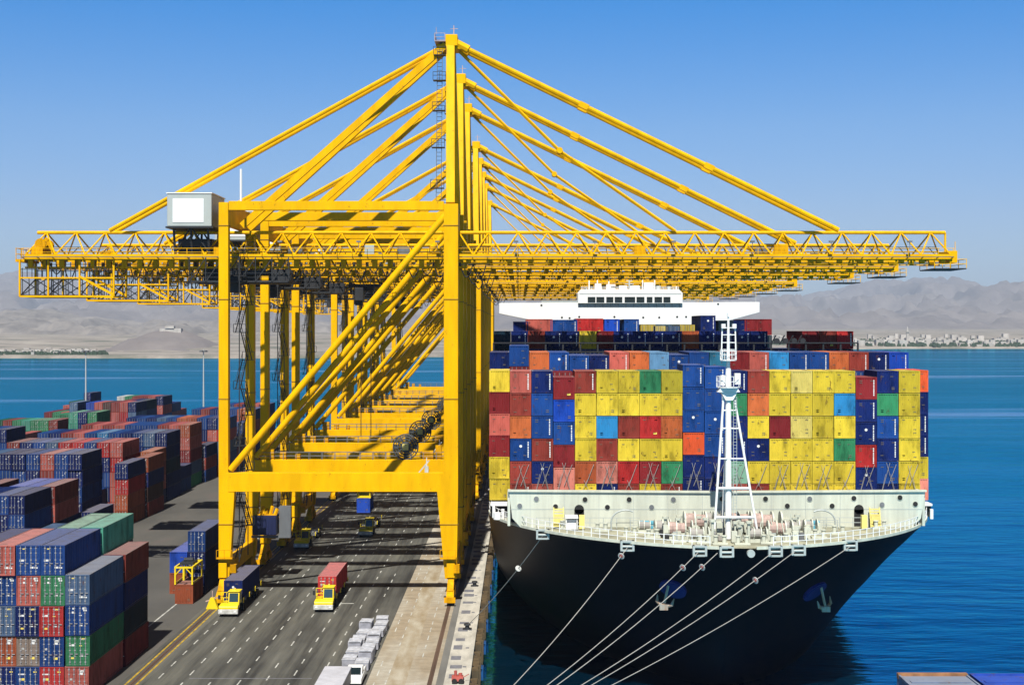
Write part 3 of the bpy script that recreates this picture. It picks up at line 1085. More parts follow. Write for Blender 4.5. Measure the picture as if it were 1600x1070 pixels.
for x in (XL, 0.15):
    MB().box(x - .55, x + .55, -FY - 1.2, FY + 1.2, 3.4, 5.4).build('sill_beam', yel, CR, bevel=.04)
    for sy in (-1, 1):
        g = MB()
        for q in (-1.9, 1.9):
            g.prismx([(sy * FY + q - 1.5, .55), (sy * FY + q + 1.5, .55), (sy * FY + q + 1.3, 1.3), (sy * FY + q + .3, 1.9), (sy * FY + q - .3, 1.9), (sy * FY + q - 1.3, 1.3)], x - .5, x + .5)
        g.prismx([(sy * FY - 2.4, 1.9), (sy * FY + 2.4, 1.9), (sy * FY + .8, 3.39), (sy * FY - .8, 3.39)], x - .42, x + .42)
        g.box(x - .75, x + .75, sy * FY - 3.7, sy * FY - 3.45, .5, 1.2)
        bo = g.build('bogie', 'crane_yellow_worn', CR)
        wl = MB()
        for q in (-2.7, -1.1, 1.1, 2.7):
            wl.tube((x - .28, sy * FY + q, .42), (x + .28, sy * FY + q, .42), .38, 12)
        wl.build('wheels', 'steel_dark', bo)
    # service platform and power box low on the leg
g = MB()
for x, y0 in ((-.2, -FY - .76), (XL + .3, -FY - .66)):
    g.box(x - 1.1, x + 1.1, y0 - .9, y0, 6.0, 6.12)
    for q in (-1.05, 0, 1.05):
        g.beam((x + q, y0 - .88, 6.1), (x + q, y0 - .88, 7.2), .07)
    g.beam((x - 1.05, y0 - .88, 7.2), (x + 1.05, y0 - .88, 7.2), .07)
    g.box(x + .75, x + 1.55, y0 - .75, y0 + .2, 4.1, 5.2)
g.build('leg_platform', 'crane_yellow_worn', CR)
# girder and boom: triangular truss
X0, X1, ZT, ZB, HW = -60.1, 70.2, 50.75, 47.15, 2.7
g = MB()
g.tube((X0 + .8, 0, ZT), (X1, 0, ZT), .25, 8)
for sy in (-1, 1):
    g.box(X0, X1, sy * HW - .32, sy * HW + .32, ZB - .45, ZB + .4)
nb = 31
dx = (X1 - X0) / nb
for i in range(nb):
    a, c, e = X0 + dx * i, X0 + dx * (i + .5), X0 + dx * (i + 1)
    for sy in (-1, 1):
        g.tube((a, sy * HW, ZB + .3), (c, 0, ZT), .115, 6)
        g.tube((c, 0, ZT), (e, sy * HW, ZB + .3), .115, 6)
    g.beam((a, -HW, ZB), (a, HW, ZB), .3)
    g.beam((a, -HW if i % 2 else HW, ZB), (e, HW if i % 2 else -HW, ZB), .16)
g.beam((X1, -HW, ZB), (X1, HW, ZB), .5)
g.tube((X1, 0, ZT), (X1, 0, ZB), .16, 6)
gird = g.build('girder', yel, CR)
g = MB()
k = X0 + .8
while k < X1:
    for sy in (-1, 1):
        g.box(k - .35, k + .35, sy * HW - .3, sy * HW + .3, ZB - (1.35 if k < 2 else .8), ZB - .46)
    k += 2.2 if k < 2 else 2.9
for sy in (-1, 1):
    g.box(X0, 2, sy * HW - .16, sy * HW + .16, ZB - 1.62, ZB - 1.36)
    g.box(2, X1, sy * HW - .13, sy * HW + .13, ZB - .98, ZB - .81)
g.build('trolley_rails', 'crane_yellow_worn', gird)
g = MB()
for sy in (-1, 1):
    y = sy * (HW + 1.0)
    g.box(X0, X1, y - .45, y + .45, ZB - .08, ZB, 1)
    k = X0
    while k <= X1:
        g.beam((k, y + sy * .45, ZB), (k, y + sy * .45, ZB + 1.15), .07)
        g.beam((k, sy * HW, ZB - .3), (k, y + sy * .4, ZB - .1), .1)
        k += 2.1
    for hh in (.6, 1.15):
        g.beam((X0, y + sy * .45, ZB + hh), (X1, y + sy * .45, ZB + hh), .06)
g.build('walkway', ['crane_yellow', 'steel_grey'], gird)
g = MB()
rnf = random.Random(8)
k = -58
while k < 3:                    # festoon cable loops and hangers under the girder
    d = 1.2 + rnf.random() * 1.1
    pts = [(k + 1.9 * q / 6, 1.5, ZB - .8 - d * math.sin(math.pi * q / 6)) for q in range(7)]
    for p, q in zip(pts, pts[1:]):
        g.tube(p, q, .09, 5)
    g.box(k - .15, k + .15, 1.2, 1.8, ZB - 1.1, ZB - .6)
    k += 1.9
g.beam((-58.2, 1.5, ZB - .85), (5.2, 1.5, ZB - .85), .1)
g.build('festoon_cables', 'steel_dark', gird)
g = MB()
rnq = random.Random(13)
for y, z in ((-.9, ZB + .75), (-.5, ZB + 1.3), (.6, ZB + .9), (1.1, ZB + 1.6)):
    g.tube((X0 + 1, y, z), (X1 - 1, y, z), .045, 5)
for q in range(31):
    a = X0 + dx * (q + .5)
    g.beam((a, -1.15, ZB + .75), (a, 1.2, ZB + 1.6), .09)
    g.beam((a, -HW, ZB + .3), (a, -.9, ZB + .75), .07)
g.build('hoist_ropes', 'steel_dark', gird)
for q in range(15):
    a = X0 + 5 + rnq.random() * (X1 - X0 - 10)
    sy = rnq.choice([-1, -1, 1])
    wd, hh = rnq.uniform(.5, 2.2), rnq.uniform(.5, 1.5)
    MB().box(a, a + wd, sy * HW - .3, sy * HW + .3, ZB + .4, ZB + .4 + hh).build('equipment_box', rnq.choice(['steel_dark', 'steel_grey', 'crane_yellow_worn', 'house_grey']), gird)
for q in range(9):
    a = -24 + q * 11
    g = MB()
    g.beam((a, -HW - 1.5, ZB + 1.1), (a, -HW - 1.5, ZB + 2.0), .08)
    g.box(a - .3, a + .3, -HW - 1.75, -HW - 1.3, ZB + 1.95, ZB + 2.2)
    g.build('floodlight', 'steel_grey', gird)
# bolted flanges where the leg sections join
for sy in (-1, 1):
    for z in (10.5, 27.5, 41, 51.0):
        g = MB()
        x0f, x1f = (-31.42, -29.98) if z > 15 else (-31.42, -29.4)
        g.box(x0f, x1f, sy * FY - .72, sy * FY + .72, z, z + .1)
        g.build('leg_flange', 'flange_paint', CR)
        g = MB()
        x0f, x1f = (-.87, 1.2) if z > 15 else (-1.5, 1.2)
        g.box(x0f, x1f, sy * FY - .82, sy * FY + .82, z, z + .1)
        g.build('leg_flange', 'flange_paint', CR)
# dark service deck around the trolley's parking place by the landside legs
g = MB()
for y0, y1 in ((-5.4, -3.9), (-1.2, 5.4)):
    g.box(-36.5, -22.5, y0, y1, 43.5, 43.75)
for x in np.arange(-36.4, -22, 2.3):
    for y in (-5.4, -3.9, -1.2, 5.4):
        g.beam((x, y, 43.6), (x, y, 44.8 if y not in (-5.4, 5.4) else ZB - .2), .12)
    g.beam((x, -5.4, 43.62), (x, 5.4, 43.62), .2)
for y in (-5.4, 5.4):
    for z in (44.2, 44.8):
        g.beam((-36.4, y, z), (-22.6, y, z), .07)
    for k in range(6):
        a = -36.4 + 2.3 * k
        g.beam((a, y, 43.6), (a + 2.3, y, ZB - .3), .12)
g.box(-35.8, -33.6, 1.0, 4.4, 43.75, 46.0)
g.box(-26.5, -23.5, 1.5, 4.8, 43.75, 45.6)
g.box(-32.4, -31.2, 2.4, 4.8, 43.75, 46.4)
g.build('service_deck', 'steel_dark', CR)
# boom end platform
g = MB()
g.box(X1 - 2.6, X1 + 1.9, -3.6, 3.6, ZB - 1.75, ZB - 1.6, 1)
for x in (X1 - 2.6, X1 - .4, X1 + 1.9):
    for y in (-3.6, 0, 3.6):
        g.beam((x, y, ZB - 1.6), (x, y, ZB - .3), .08)
for y in (-3.6, 3.6):
    for z in (-1.0, -.35):
        g.beam((X1 - 2.6, y, ZB + z), (X1 + 1.9, y, ZB + z), .07)
for z in (-1.0, -.35):
    g.beam((X1 + 1.9, -3.6, ZB + z), (X1 + 1.9, 3.6, ZB + z), .07)
g.box(X1 - .2, X1 + 1.0, -2.4, 2.4, ZB - .8, ZB + .9)
g.beam((X1 + .8, -2, ZB + .9), (X1 + .8, -2, ZB + 2.2), .08)
g.build('boom_end_platform', ['crane_yellow', 'steel_dark'], CR)
# rear end: rope sheaves, rails and the hanging maintenance cage
g = MB()
g.box(X0 - 1.3, X0, -3, 3, ZB - .7, ZB - .3)
for x in (X0 - 1.2, X0 - .2):
    for y in (-3, -1, 1, 3):
        g.beam((x, y, ZB - .3), (x, y, ZB + 1.3), .09)
for z in (.4, 1.2):
    g.beam((X0 - 1.2, -3, ZB + z), (X0 - 1.2, 3, ZB + z), .08)
    g.beam((X0 - 1.2, -3, ZB + z), (X0 + 1, -3, ZB + z), .08)
g.box(X0 + .6, X0 + 2.2, -2, 2, ZB + .4, ZB + 1.5)
g.beam((X0 + .5, -1, ZB + .4), (X0 + 2.6, -1, ZB + 2.7), .5)
g.beam((X0 + 2.4, -1, ZB + 2.6), (X0 + 3.6, -1, ZB + .5), .4)
for y in (-1.7, 0, 1.7):
    g.tube((X0 + 1.8, y - .12, ZB + 1.9), (X0 + 1.8, y + .12, ZB + 1.9), .8, 12)
g.build('rope_sheave_frame', 'crane_yellow_worn', CR)
g = MB()
CX0, CX1, CZ0 = X0 - .6, X0 + 12.6, 41.6
for y in (-3.2, 3.2):
    for x in (CX0, CX0 + 4.0, CX0 + 8.4, CX1):
        g.beam((x, y, CZ0), (x, y, ZB - .4), .24)
    g.beam((CX0, y, CZ0), (CX1, y, CZ0), .26)
    g.beam((CX0, y, 44.2), (CX1, y, 44.2), .2)
    for x in (CX0 + 1.3, CX0 + 2.6, CX0 + 5.4, CX0 + 6.8, CX0 + 10):
        g.beam((x, y, CZ0 + .2), (x, y, 44.2), .1, m=1)
    for q in range(18):
        g.beam((CX0 + .35 + .68 * q, y, 44.2 if q % 3 else CZ0), (CX0 + .35 + .68 * q, y, ZB - .5 if q % 2 else 45.6), .09, m=1)
    g.beam((CX0, y, 45.4), (CX1, y, 45.4), .1, m=1)
    for a in (CX0, CX0 + 4.0):
        g.beam((a, y, CZ0), (a + 4.0, y, 44.2), .12, m=1)
        g.beam((a, y, 44.2), (a + 4.0, y, CZ0), .12, m=1)
    g.beam((CX0 + 8.4, y, 44.4), (CX1, y, CZ0 + .2), .3)
for x in (CX0, CX0 + 4.0, CX0 + 8.4, CX1):
    g.beam((x, -3.2, CZ0), (x, 3.2, CZ0), .2)
    g.beam((x, -3.2, CZ0), (x, 3.2, 44.2), .12, m=1)
g.box(CX0, CX0 + 8.4, -3.1, 3.1, CZ0 + .15, CZ0 + .22, 1)
g.build('maintenance_cage', ['crane_yellow', 'steel_dark'], CR)
# A-frame mast, apex, stays
for sy in (-1, 1):
    g = MB()
    g.beam((0.05, sy * FY, 54.0), (-.35, sy * 1.25, 77.6), 1.2, 1.25)
    g.build('mast', yel, CR, bevel=.04)
g = MB()
g.box(-1.0, .7, -2.1, 2.1, 77.0, 78.6)
g.box(-2.2, 1.3, -1.6, 1.6, 76.6, 77.3)
g.build('apex_head', yel, CR, bevel=.05)
g = MB()
g.box(-2.5, -.95, -2.4, 2.4, 77.55, 77.63)
for x in (-2.5, -1.05):
    for y in (-2.4, 0, 2.4):
        g.beam((x, y, 77.6), (x, y, 78.7), .07)
for y in (-2.4, 2.4):
    for z in (78.15, 78.7):
        g.beam((-2.5, y, z), (-1.05, y, z), .06)
for z in (78.15, 78.7):
    g.beam((-2.5, -2.4, z), (-2.5, 2.4, z), .06)
g.beam((.1, 0, 78.55), (.1, 0, 80.3), .11)
g.beam((-.4, 0, 79.8), (.7, 0, 79.8), .07)
g.beam((-1.0, 0, 78.62), (.1, 0, 78.62), .08)
g.beam((-2.3, -2, 78.6), (-2.3, -2, 79.6), .07)
g.build('apex_platform', ['rope_red'], CR)
g = MB()
for sy in (-1, 1):
    g.tube((-1.2, sy * 1.1, 77.2), (-48.6, sy * 1.4, ZT + .2), .3, 8)
g.build('backstay', yel, CR)
for sy in (-1, 1):
    MB().beam((-1.0, sy * 1.3, 77.2), (-29.6, sy * 2.6, 51.5), .8, .95).build('mast_strut', yel, CR)
for sy in (-1, 1):
    g = MB()
    a, c = Vector((.8, sy * 1.2, 77.3)), Vector((54.6, sy * 1.7, ZT + .25))
    g.tube(a, c, .36, 8)
    for k in (.33, .66):
        p = a.lerp(c, k)
        d = (c - a).normalized()
        g.beam(p - d * .7, p + d * .7, .8, .8)
    g.tube(a - Vector((.3, 0, -.2)), a + (c - a).normalized() * 1.6, .6, 8)
    g.build('forestay', yel, CR)
g = MB()
pts = [Vector((.9, 0, 76.6)), Vector((15.2, 0, 62.4)), Vector((31.7, 0, ZT + .2))]
for p, q in zip(pts, pts[1:]):
    for sy in (-.5, .5):
        g.tube(p + Vector((0, sy, 0)), q + Vector((0, sy, 0)), .2, 6)
g.tube(pts[1] - Vector((0, .8, 0)), pts[1] + Vector((0, .8, 0)), .45, 8)
g.build('inner_forestay', yel, CR)
# ladder up the mast
g = MB()
xl = -1.55
for sx in (-.35, .35):
    g.beam((xl + sx, -FY + .3, 54.5), (xl + sx - .25, -1.6, 76.8), .08)
for k in range(40):
    t_ = k / 39
    y, z = -FY + .3 + (FY - 1.9) * t_, 54.5 + 22.3 * t_
    g.beam((xl - .35 - .25 * t_, y, z), (xl + .35 - .25 * t_, y, z), .06)
for t_ in (.08, .34, .58, .78, .95):
    y, z = -FY + .3 + (FY - 1.9) * t_, 54.5 + 22.3 * t_
    g.box(xl - 1.1, xl + .7, y - .6, y + .6, z - .08, z)
    for x in (-1.1, -.2, .7):
        g.beam((xl + x, y - .6, z), (xl + x, y - .6, z + 1.1), .07)
    g.beam((xl - 1.1, y - .6, z + 1.1), (xl + .7, y - .6, z + 1.1), .07)
    g.beam((xl - 1.1, y - .6, z + .6), (xl + .7, y - .6, z + .6), .07)
g.build('mast_ladder', 'steel_dark', CR)
# machinery house
mh = MB().box(-39.7, -33.5, -4.5, 4.2, 51.35, 55.9).build('machinery_house', 'house_grey', CR, bevel=.05)
MB().box(-38.9, -34.6, -4.56, -4.5, 51.9, 55.2).build('wall_panel', 'house_panel', mh)
MB().box(-39.8, -33.4, -4.6, 4.3, 55.9, 56.05).build('roof', 'white_paint', mh)
g = MB()
for y in (-3.6, 3.4):
    for x in (-39.0, -36.6, -34.2):
        g.beam((x, y * .75, ZB + .4), (x, y, 51.3), .28)
    g.beam((-39, y * .75, ZB + .6), (-36.6, y, 51.3), .18)
    g.beam((-36.6, y, 51.3), (-34.2, y * .75, ZB + .6), .18)
g.box(-39.9, -33.3, -4.6, 4.3, 51.1, 51.33)
g.box(-38.8, -34.0, -1.8, 1.8, ZB + .5, ZB + 2.6)
g.build('house_supports', 'steel_dark', CR)
MB().tube((-29.2, -5.5, 54.4), (-29.2, -5.5, 59.2), .16, 8).build('aerial_pole', 'white_paint', CR)
# stair tower by the landside legs
g = MB()
sx0, sx1 = XL + .9, XL + 2.4
z, side = 5.4, 0
while z < 47:
    ya, yb = -6.4, -1.6
    p, q = (ya, yb) if side == 0 else (yb, ya)
    xx = sx0 + .35 + .75 * side
    for s_ in (-.3, .3):
        g.beam((xx + s_, p, z), (xx + s_, q, z + 3.9), .1, .22)
        g.beam((xx + s_, p, z + 1.0), (xx + s_, q, z + 4.9), .06)
    for k in range(12):
        t_ = (k + .5) / 12
        g.box(xx - .3, xx + .3, p + (q - p) * t_ - .12, p + (q - p) * t_ + .12, z + 3.9 * t_, z + 3.9 * t_ + .04)
    g.box(sx0 - .1, sx1 + .1, q - .7 if q < p else q, q if q < p else q + .7, z + 3.82, z + 3.9)
    e = q - .7 if q < p else q + .7
    g.beam((sx0 - .1, e, z + 5.0), (sx1 + .1, e, z + 5.0), .07)
    for x in (sx0 - .1, sx1 + .1):
        g.beam((x, e, z + 3.9), (x, e, z + 5.0), .07)
    z += 3.9
    side = 1 - side
g.beam((sx0 + .7, -7.1, 5), (sx0 + .7, -7.1, 47), .12)
g.beam((sx0 + .7, -.9, 5), (sx0 + .7, -.9, 47), .12)
g.build('stair_tower', 'steel_dark', CR)
# reel of the power cable, on the rear portal beam
g = MB()
cx, cz, yr = -7.5, 19.45, FY - .2
nn = 28
for rad in (1.85, 1.15):
    for i in range(nn):
        a, c = 2 * math.pi * i / nn, 2 * math.pi * (i + 1) / nn
        for y in (yr - .32, yr + .32):
            g.tube((cx + rad * math.cos(a), y, cz + rad * math.sin(a)), (cx + rad * math.cos(c), y, cz + rad * math.sin(c)), .09, 5)
for i in range(12):
    a = 2 * math.pi * i / 12
    for y in (yr - .32, yr + .32):
        g.beam((cx, y, cz), (cx + 1.85 * math.cos(a), y, cz + 1.85 * math.sin(a)), .1)
g.tube((cx, yr - .25, cz), (cx, yr + .25, cz), .8, 20, 0)
for i in range(nn):
    a, c = 2 * math.pi * i / nn, 2 * math.pi * (i + 1) / nn
    g.beam((cx + 1.5 * math.cos(a), yr, cz + 1.5 * math.sin(a)), (cx + 1.5 * math.cos(c), yr, cz + 1.5 * math.sin(c)), .62, .12)
reel = g.build('cable_reel', 'reel_grey', CR)
MB().box(cx - .45, cx + .45, yr - .75, yr - .35, cz - .45, cz + .45).build('reel_motor', 'ladder_yellow', reel)
MB().box(cx - .35, cx + .35, yr + .35, yr + .6, 17.56, cz + .4).build('reel_stand', 'crane_yellow', reel)
# railing and boxes on the portal beams
g = MB()
for y in (FY - .62, FY + .6):
    k = -29.5
    while k < -1.5:
        g.beam((k, y, 17.56), (k, y, 18.65), .07)
        k += 1.9
    for z in (18.1, 18.65):
        g.beam((-29.5, y, z), (-1.5, y, z), .06)
g.build('portal_railing', 'steel_grey', CR)
for x, w_, h_ in ((-27.8, 1.3, 1.5), (-25.8, .9, 1.1), (-23.6, .7, .8), (-4.2, 1.6, 1.3), (-2.6, .9, 2.1)):
    g = MB()
    g.box(x - w_ / 2, x + w_ / 2, FY - .4, FY + .4, 17.56, 17.56 + h_)
    g.build('drive_box', 'crane_yellow_worn', CR)
g = MB()
g.beam((-4.2, -FY - .3, 17.56), (-2.8, -FY - .3, 19.2), .16)
g.box(-3.4, -2.9, -FY - .55, -FY - .05, 17.57, 18.4)
g.beam((-3.15, -FY - .3, 18.4), (-3.15, -FY - .3, 19.6), .12)
g.build('floodlight_bracket', 'bumper_white', CR)
# trolley with the driver's cab
tr = empty('trolley', (0, 0, 0))
tr.parent = CR
TX = -29.5
g = MB()
g.box(TX - 3.2, TX + 3.2, -HW, HW, ZB - 2.5, ZB - 1.9)
for x in (TX - 2.8, TX + 2.8):
    for y in (-HW, HW):
        g.tube((x, y - .15, ZB - 1.75), (x, y + .15, ZB - 1.75), .33, 10)
g.box(TX - 1.4, TX + 1.4, -1.5, 1.5, ZB - 3.2, ZB - 2.5)
g.build('trolley_frame', 'steel_dark', tr)
g = MB()
g.box(TX - 1.9, TX - .3, -3.6, -1.6, ZB - 5.0, ZB - 2.6)
cab = g.build('driver_cab', 'steel_dark', tr, bevel=.08)
# cabinet inside the portal, nearest crane only
cb = MB()
cb.box(-30.2 + .4, -26.3, FY - 3.2, FY - .9, 6.75, 9.6)
for k in range(7):
    cb.box(-29.6 + k * .5, -29.4 + k * .5, FY - 3.28, FY - 3.2, 6.9, 9.4)
cbo = cb.build('cable_cabin', 'navy_panel', CR)
g = MB()
for k in range(5):
    g.beam((-29.4 + .7 * k, FY - 2.6, 9.6), (-29.1 + .7 * k, FY - 2.2, 10.5 + (k % 2) * .4), .35)
g.box(-29.7, -26.3, FY - 2.8, FY - 2.4, 9.58, 9.75)
g.build('cable_guides', 'crane_yellow_worn', cbo)
g = MB()
g.box(-26.1, -24.4, FY - 1.8, FY - .8, 6.4, 10.8)
g.beam((-30.2, FY - 1.8, 6.3), (-24.4, FY - 1.8, 6.3), .3)
g.build('cabin_frame', 'steel_grey', cbo)

CRL = ["nearest yellow gantry crane, its white machinery house and both quay legs fully in view",
       "second yellow gantry crane from the camera, its mast just right of the nearest crane's mast",
       "third yellow gantry crane, above the short blue container hanging over the road",
       "fourth yellow gantry crane, first beyond the wider gap in the crane row",
       "fifth yellow gantry crane from the camera, mast just beyond the gap in the row",
       "sixth yellow gantry crane from the camera, third last of the row",
       "seventh yellow gantry crane from the camera, next to the farthest one",
       "farthest and smallest yellow gantry crane at the end of the row"]
tag(CR, CRL[0], 'gantry crane', 'yellow ship-to-shore cranes along the quay')
KM = kids_map()
cranes = [CR]
for k, ratio in enumerate((1.153, 1.305, 1.568, 1.72, 1.87, 2.02, 2.29)):
    c = copy_tree(CR, KM, skip=('cable_cabin', 'aerial_pole') if k != 9 else ())
    c.location = (-9.4, 200.9 * ratio, 0)
    c['label'] = CRL[k + 1]
    cranes.append(c)
    for ch in bpy.data.objects:
        pass
KM2 = kids_map()
shift = {2: 10.6, 3: 4.5, 4: -6, 5: 8, 6: 2, 7: 20}
for k, c in enumerate(cranes):
    for ch in KM2.get(c, []):
        if ch.name.startswith('trolley') and ch.type == 'EMPTY' and k in shift:
            ch.location.x = shift[k]
# crane three's spreader with ropes
c3 = cranes[2]
trol3 = [ch for ch in KM2[c3] if ch.name.startswith('trolley') and ch.type == 'EMPTY'][0]
yc = c3.location.y
lx = TX
g = MB()
g.box(lx - 1.2, lx + 1.2, -5.6, .9, 6.24, 6.62)
for x in (lx - 1.1, lx + 1.1):
    for y in (-5.5, .8):
        g.prism([(x - .18, 6.2), (x + .18, 6.2), (x + .1, 7.3), (x - .1, 7.3)], y - .15, y + .15)
g.box(lx - 1.0, lx + 1.0, -3.6, -1.2, 6.62, 7.5)
sp = g.build('spreader', 'truck_yellow', trol3)
g = MB()
for x in (-.9, .9):
    for y in (-3.4, -1.4):
        g.beam((lx + x, y, 7.5), (lx + x, y * .4, ZB - 3.0), .07)
g.build('hoist_ropes', 'steel_dark', sp)

# ------------------------------------------------------------------ the ship
SXC = 22.75
HB = 26.5
ZD = 14.75
Zk = -5.0


def hull_param(z):
    v = max(0.0, min(1.0, (z - Zk) / (ZD - Zk)))
    return 159.5 - 16.1 * v ** 1.35, interp([(0, 110), (.1, 94), (.25, 75), (.41, 62), (.56, 51), (.71, 43), (.86, 35), (1, 29)], v), 1.75


def hull_half(z, Y):
    st, L, n_ = hull_param(z)
    t_ = (Y - st) / L
    if t_ <= 0:
        return 0.0
    if t_ >= 1:
        return HB
    return HB * (1 - (1 - t_) ** n_) ** (1 / n_)


ship = empty('container_ship', (SXC, 300, WZ), "large navy blue container ship moored at the quay, bow towards the camera, loaded with containers", 'ship')
off = Vector((SXC, 300, WZ))
SP = lambda x, y, z: (x - off.x, y - off.y, z - off.z)


class SB(MB):               # builds in world coordinates, stores relative to the ship
    def build(s, name, mats, parent=None, smooth=False, bevel=0):
        base = parent
        s.v = [(a - off.x, b_ - off.y, c_ - off.z) for a, b_, c_ in s.v]
        return MB.build(s, name, mats, parent or ship, smooth, bevel)


mb = SB()
NL, NS = 20, 36
cols = []
for sgn in (-1, 1):
    grid = []
    for j in range(NL + 1):
        z = Zk + (ZD - Zk) * j / NL
        st, L, n_ = hull_param(z)
        row = []
        for i in range(NS + 1):
            t_ = (i / NS) ** 1.8
            Y = st + L * t_
            row.append((SXC + sgn * hull_half(z, Y), Y, z))
        row.append((SXC + sgn * HB, 515, z))
        grid.append(row)
    fl = [p for r_ in grid for p in r_]
    wn_ = NS + 2
    mb.add(fl, [(j * wn_ + i, j * wn_ + i + 1, (j + 1) * wn_ + i + 1, (j + 1) * wn_ + i) for j in range(NL) for i in range(wn_ - 1)])
mb.add([(SXC - HB, 515, Zk), (SXC + HB, 515, Zk), (SXC + HB, 515, ZD), (SXC - HB, 515, ZD)], [(0, 1, 2, 3)])
hull = mb.build('hull', 'hull_navy', smooth=True)
# foredeck and main deck
mb = SB()
st, L, n_ = hull_param(ZD)
ring = []
for i in range(NS + 1):
    Y = st + .12 + L * (i / NS) ** 1.8
    ring.append((SXC - max(0, hull_half(ZD, Y) - .12), Y, ZD - .12))
ring.append((SXC - HB + .12, 514.8, ZD - .12))
ring2 = [(2 * SXC - x, y, z) for x, y, z in ring]
nn = len(ring)
mb.add(ring + ring2, [(i, i + 1, nn + i + 1, nn + i) for i in range(nn - 1)])
mb.build('deck', 'deck_paint')


def edge_pt(px):
    """deck edge under photo column px: first distance at which the sight line crosses the deck outline"""
    Y = 143.0
    while Y < 200:
        X = (px - VX) * Y / F
        if abs(X - SXC) <= hull_half(ZD, Y):
            break
        Y += .05
    return X, Y


# bulwark kerb, white, along the foredeck
for r_ in (ring, ring2):
    mb = SB()
    for p, q in zip(r_[:NS], r_[1:NS + 1]):
        mb.beam((p[0], p[1], ZD + .02), (q[0], q[1], ZD + .02), .22, .3)
    mb.build('deck_edge', 'breakwater_paint')
for r_ in (ring, ring2):
    mb = SB()
    for i in range(3, NS):
        p, q = Vector(r_[i]), Vector(r_[i + 1])
        for z in (.6, 1.15):
            mb.beam((p.x, p.y, ZD + z), (q.x, q.y, ZD + z), .06)
        nn2 = max(1, int((q - p).length / 1.6))
        for k in range(nn2):
            e = p.lerp(q, k / nn2)
            mb.beam((e.x, e.y, ZD), (e.x, e.y, ZD + 1.15), .07)
    mb.build('deck_railing', 'white_paint')
# breakwater
mb = SB()
BY = 159.4
x0, x1 = -1.15, 45.9
pts = [(x0 + 1.3, ZD - .1), (x1 - 1.3, ZD - .1), (x1 - .4, ZD + .9), (x1 + .1, 18.75), (x0 + 23.5, 18.6), (x0, 18.75), (x0 + .4, ZD + .9)]
mb.prism(pts, BY, BY + .3)
mb.prism([(x0 - .1, 18.66), (x0 + 23.5, 18.52), (x1 + .2, 18.66), (x1 + .2, 18.86), (x0 + 23.5, 18.72), (x0 - .1, 18.86)], BY - .22, BY + .5)
for x in (x0, x1):
    mb.box(x - .15, x + .15, BY + .3, BY + 3.2, ZD, 18.6)
bwk = mb.build('breakwater', 'breakwater_paint')
k = 0
for px, py in ((838, 779), (914, 780), (983, 780), (1052, 780), (1128, 779), (1196, 779), (1265, 779), (1334, 778), (1406, 777),
               (812, 790), (868, 791), (949, 792), (1018, 792), (1230, 790), (1300, 790), (1378, 788), (1430, 787)):
    p = at(px, py, BY)
    mb = SB()
    mb.tube((p.x, BY - .05, p.z), (p.x, BY + .02, p.z), .36, 14, 0)
    mb.tube((p.x, BY - .09, p.z), (p.x, BY - .05, p.z), .28, 14, 1)
    mb.build('porthole', ['breakwater_paint', 'dark_hole' if k % 3 else 'steel_grey'], bwk)
    k += 1
for px in (905, 1342):
    p = at(px, 812, BY)
    mb = SB()
    mb.box(p.x - .55, p.x + .55, BY - .04, BY + .02, ZD, ZD + 1.9)
    mb.tube((p.x, BY - .04, ZD + 1.9), (p.x, BY + .02, ZD + 1.9), .55, 14)
    mb.build('doorway', 'dark_hole', bwk)
mb = SB()
for x in np.arange(x0 + 2.4, x1, 3.9):
    mb.box(x - .02, x + .02, BY - .03, BY, ZD, 18.5)
mb.box(x0 + .2, x1 - .2, BY - .025, BY, 16.65, 16.7)
mb.build('weld_seams', 'house_grey', bwk)
# dark underside / lashing structure beyond both ends of the breakwater
for xa, xb in ((-3.4, -1.4), (46.2, 49.0)):
    mb = SB()
    mb.box(xa, xb, 167.5, 169, ZD, 16.0, 1)
    mb.box(xa, xb, 166.9, 169.1, 16.1, 16.35)
    mb.beam((xa + .4, 166.6, ZD), (xa + .4, 166.6, 16.3), .3)
    mb.beam((xb - .5, 165.6, ZD), (xb - .5, 165.6, 15.9), .35)
    mb.tube((xa + .9, 165.2, ZD), (xa + .9, 165.2, ZD + .8), .5, 12)
    mb.build('hatch_pedestal', ['white_paint', 'dark_hole'])
# hatch covers carry the stacks
mb = SB()
mb.box(-1.0, 46.4, 162.6, 176, ZD - .1, 16.3)
mb.box(SXC - 26.3, SXC + 26.3, 177.3, 290, ZD - .1, 15.6)
mb.build('hatch_cover', 'steel_grey')
# lashing rods crossing the lowest containers of the front bay
for i in range(19):
    x = -1.05 + PITCH * (i + .5)
    lo, hi = 17.0, (21.6 if i in (1, 2, 6, 8, 9, 13, 17) else 19.6 if i % 2 else 21.3)
    mb = SB()
    for s_ in (-1, 1):
        mb.tube((x - 1.05 * s_, 162.86, lo), (x + .2 * s_, 162.86, hi), .024, 5)
        mb.tube((x - 1.05 * s_, 162.80, lo), (x - .3 * s_, 162.80, hi - 1.3), .02, 5)
    mb.tube((x, 162.9, 18.9), (x + .95, 162.9, 21.4), .03, 5)
    mb.build('lashing_rods', 'rope_pale')
# a lashing bridge before the far bay
mb = SB()
for x in np.arange(-3.7, 49.5, 2.52):
    mb.box(x - .12, x + .12, 204.4, 204.7, 16, 35.0)
for z in (31.0, 33.6, 34.9):
    mb.box(-3.7, 49.2, 204.3, 205.6, z, z + .18)
for x in np.arange(36.6, 40.4, 1.25):
    mb.beam((x, 204.5, 34.8), (x + .8, 205, 36.1), .14)
    mb.tube((x + .9, 204.6, 35.3), (x + .9, 205, 35.3), .42, 8)
mb.build('lashing_bridge', 'steel_dark')
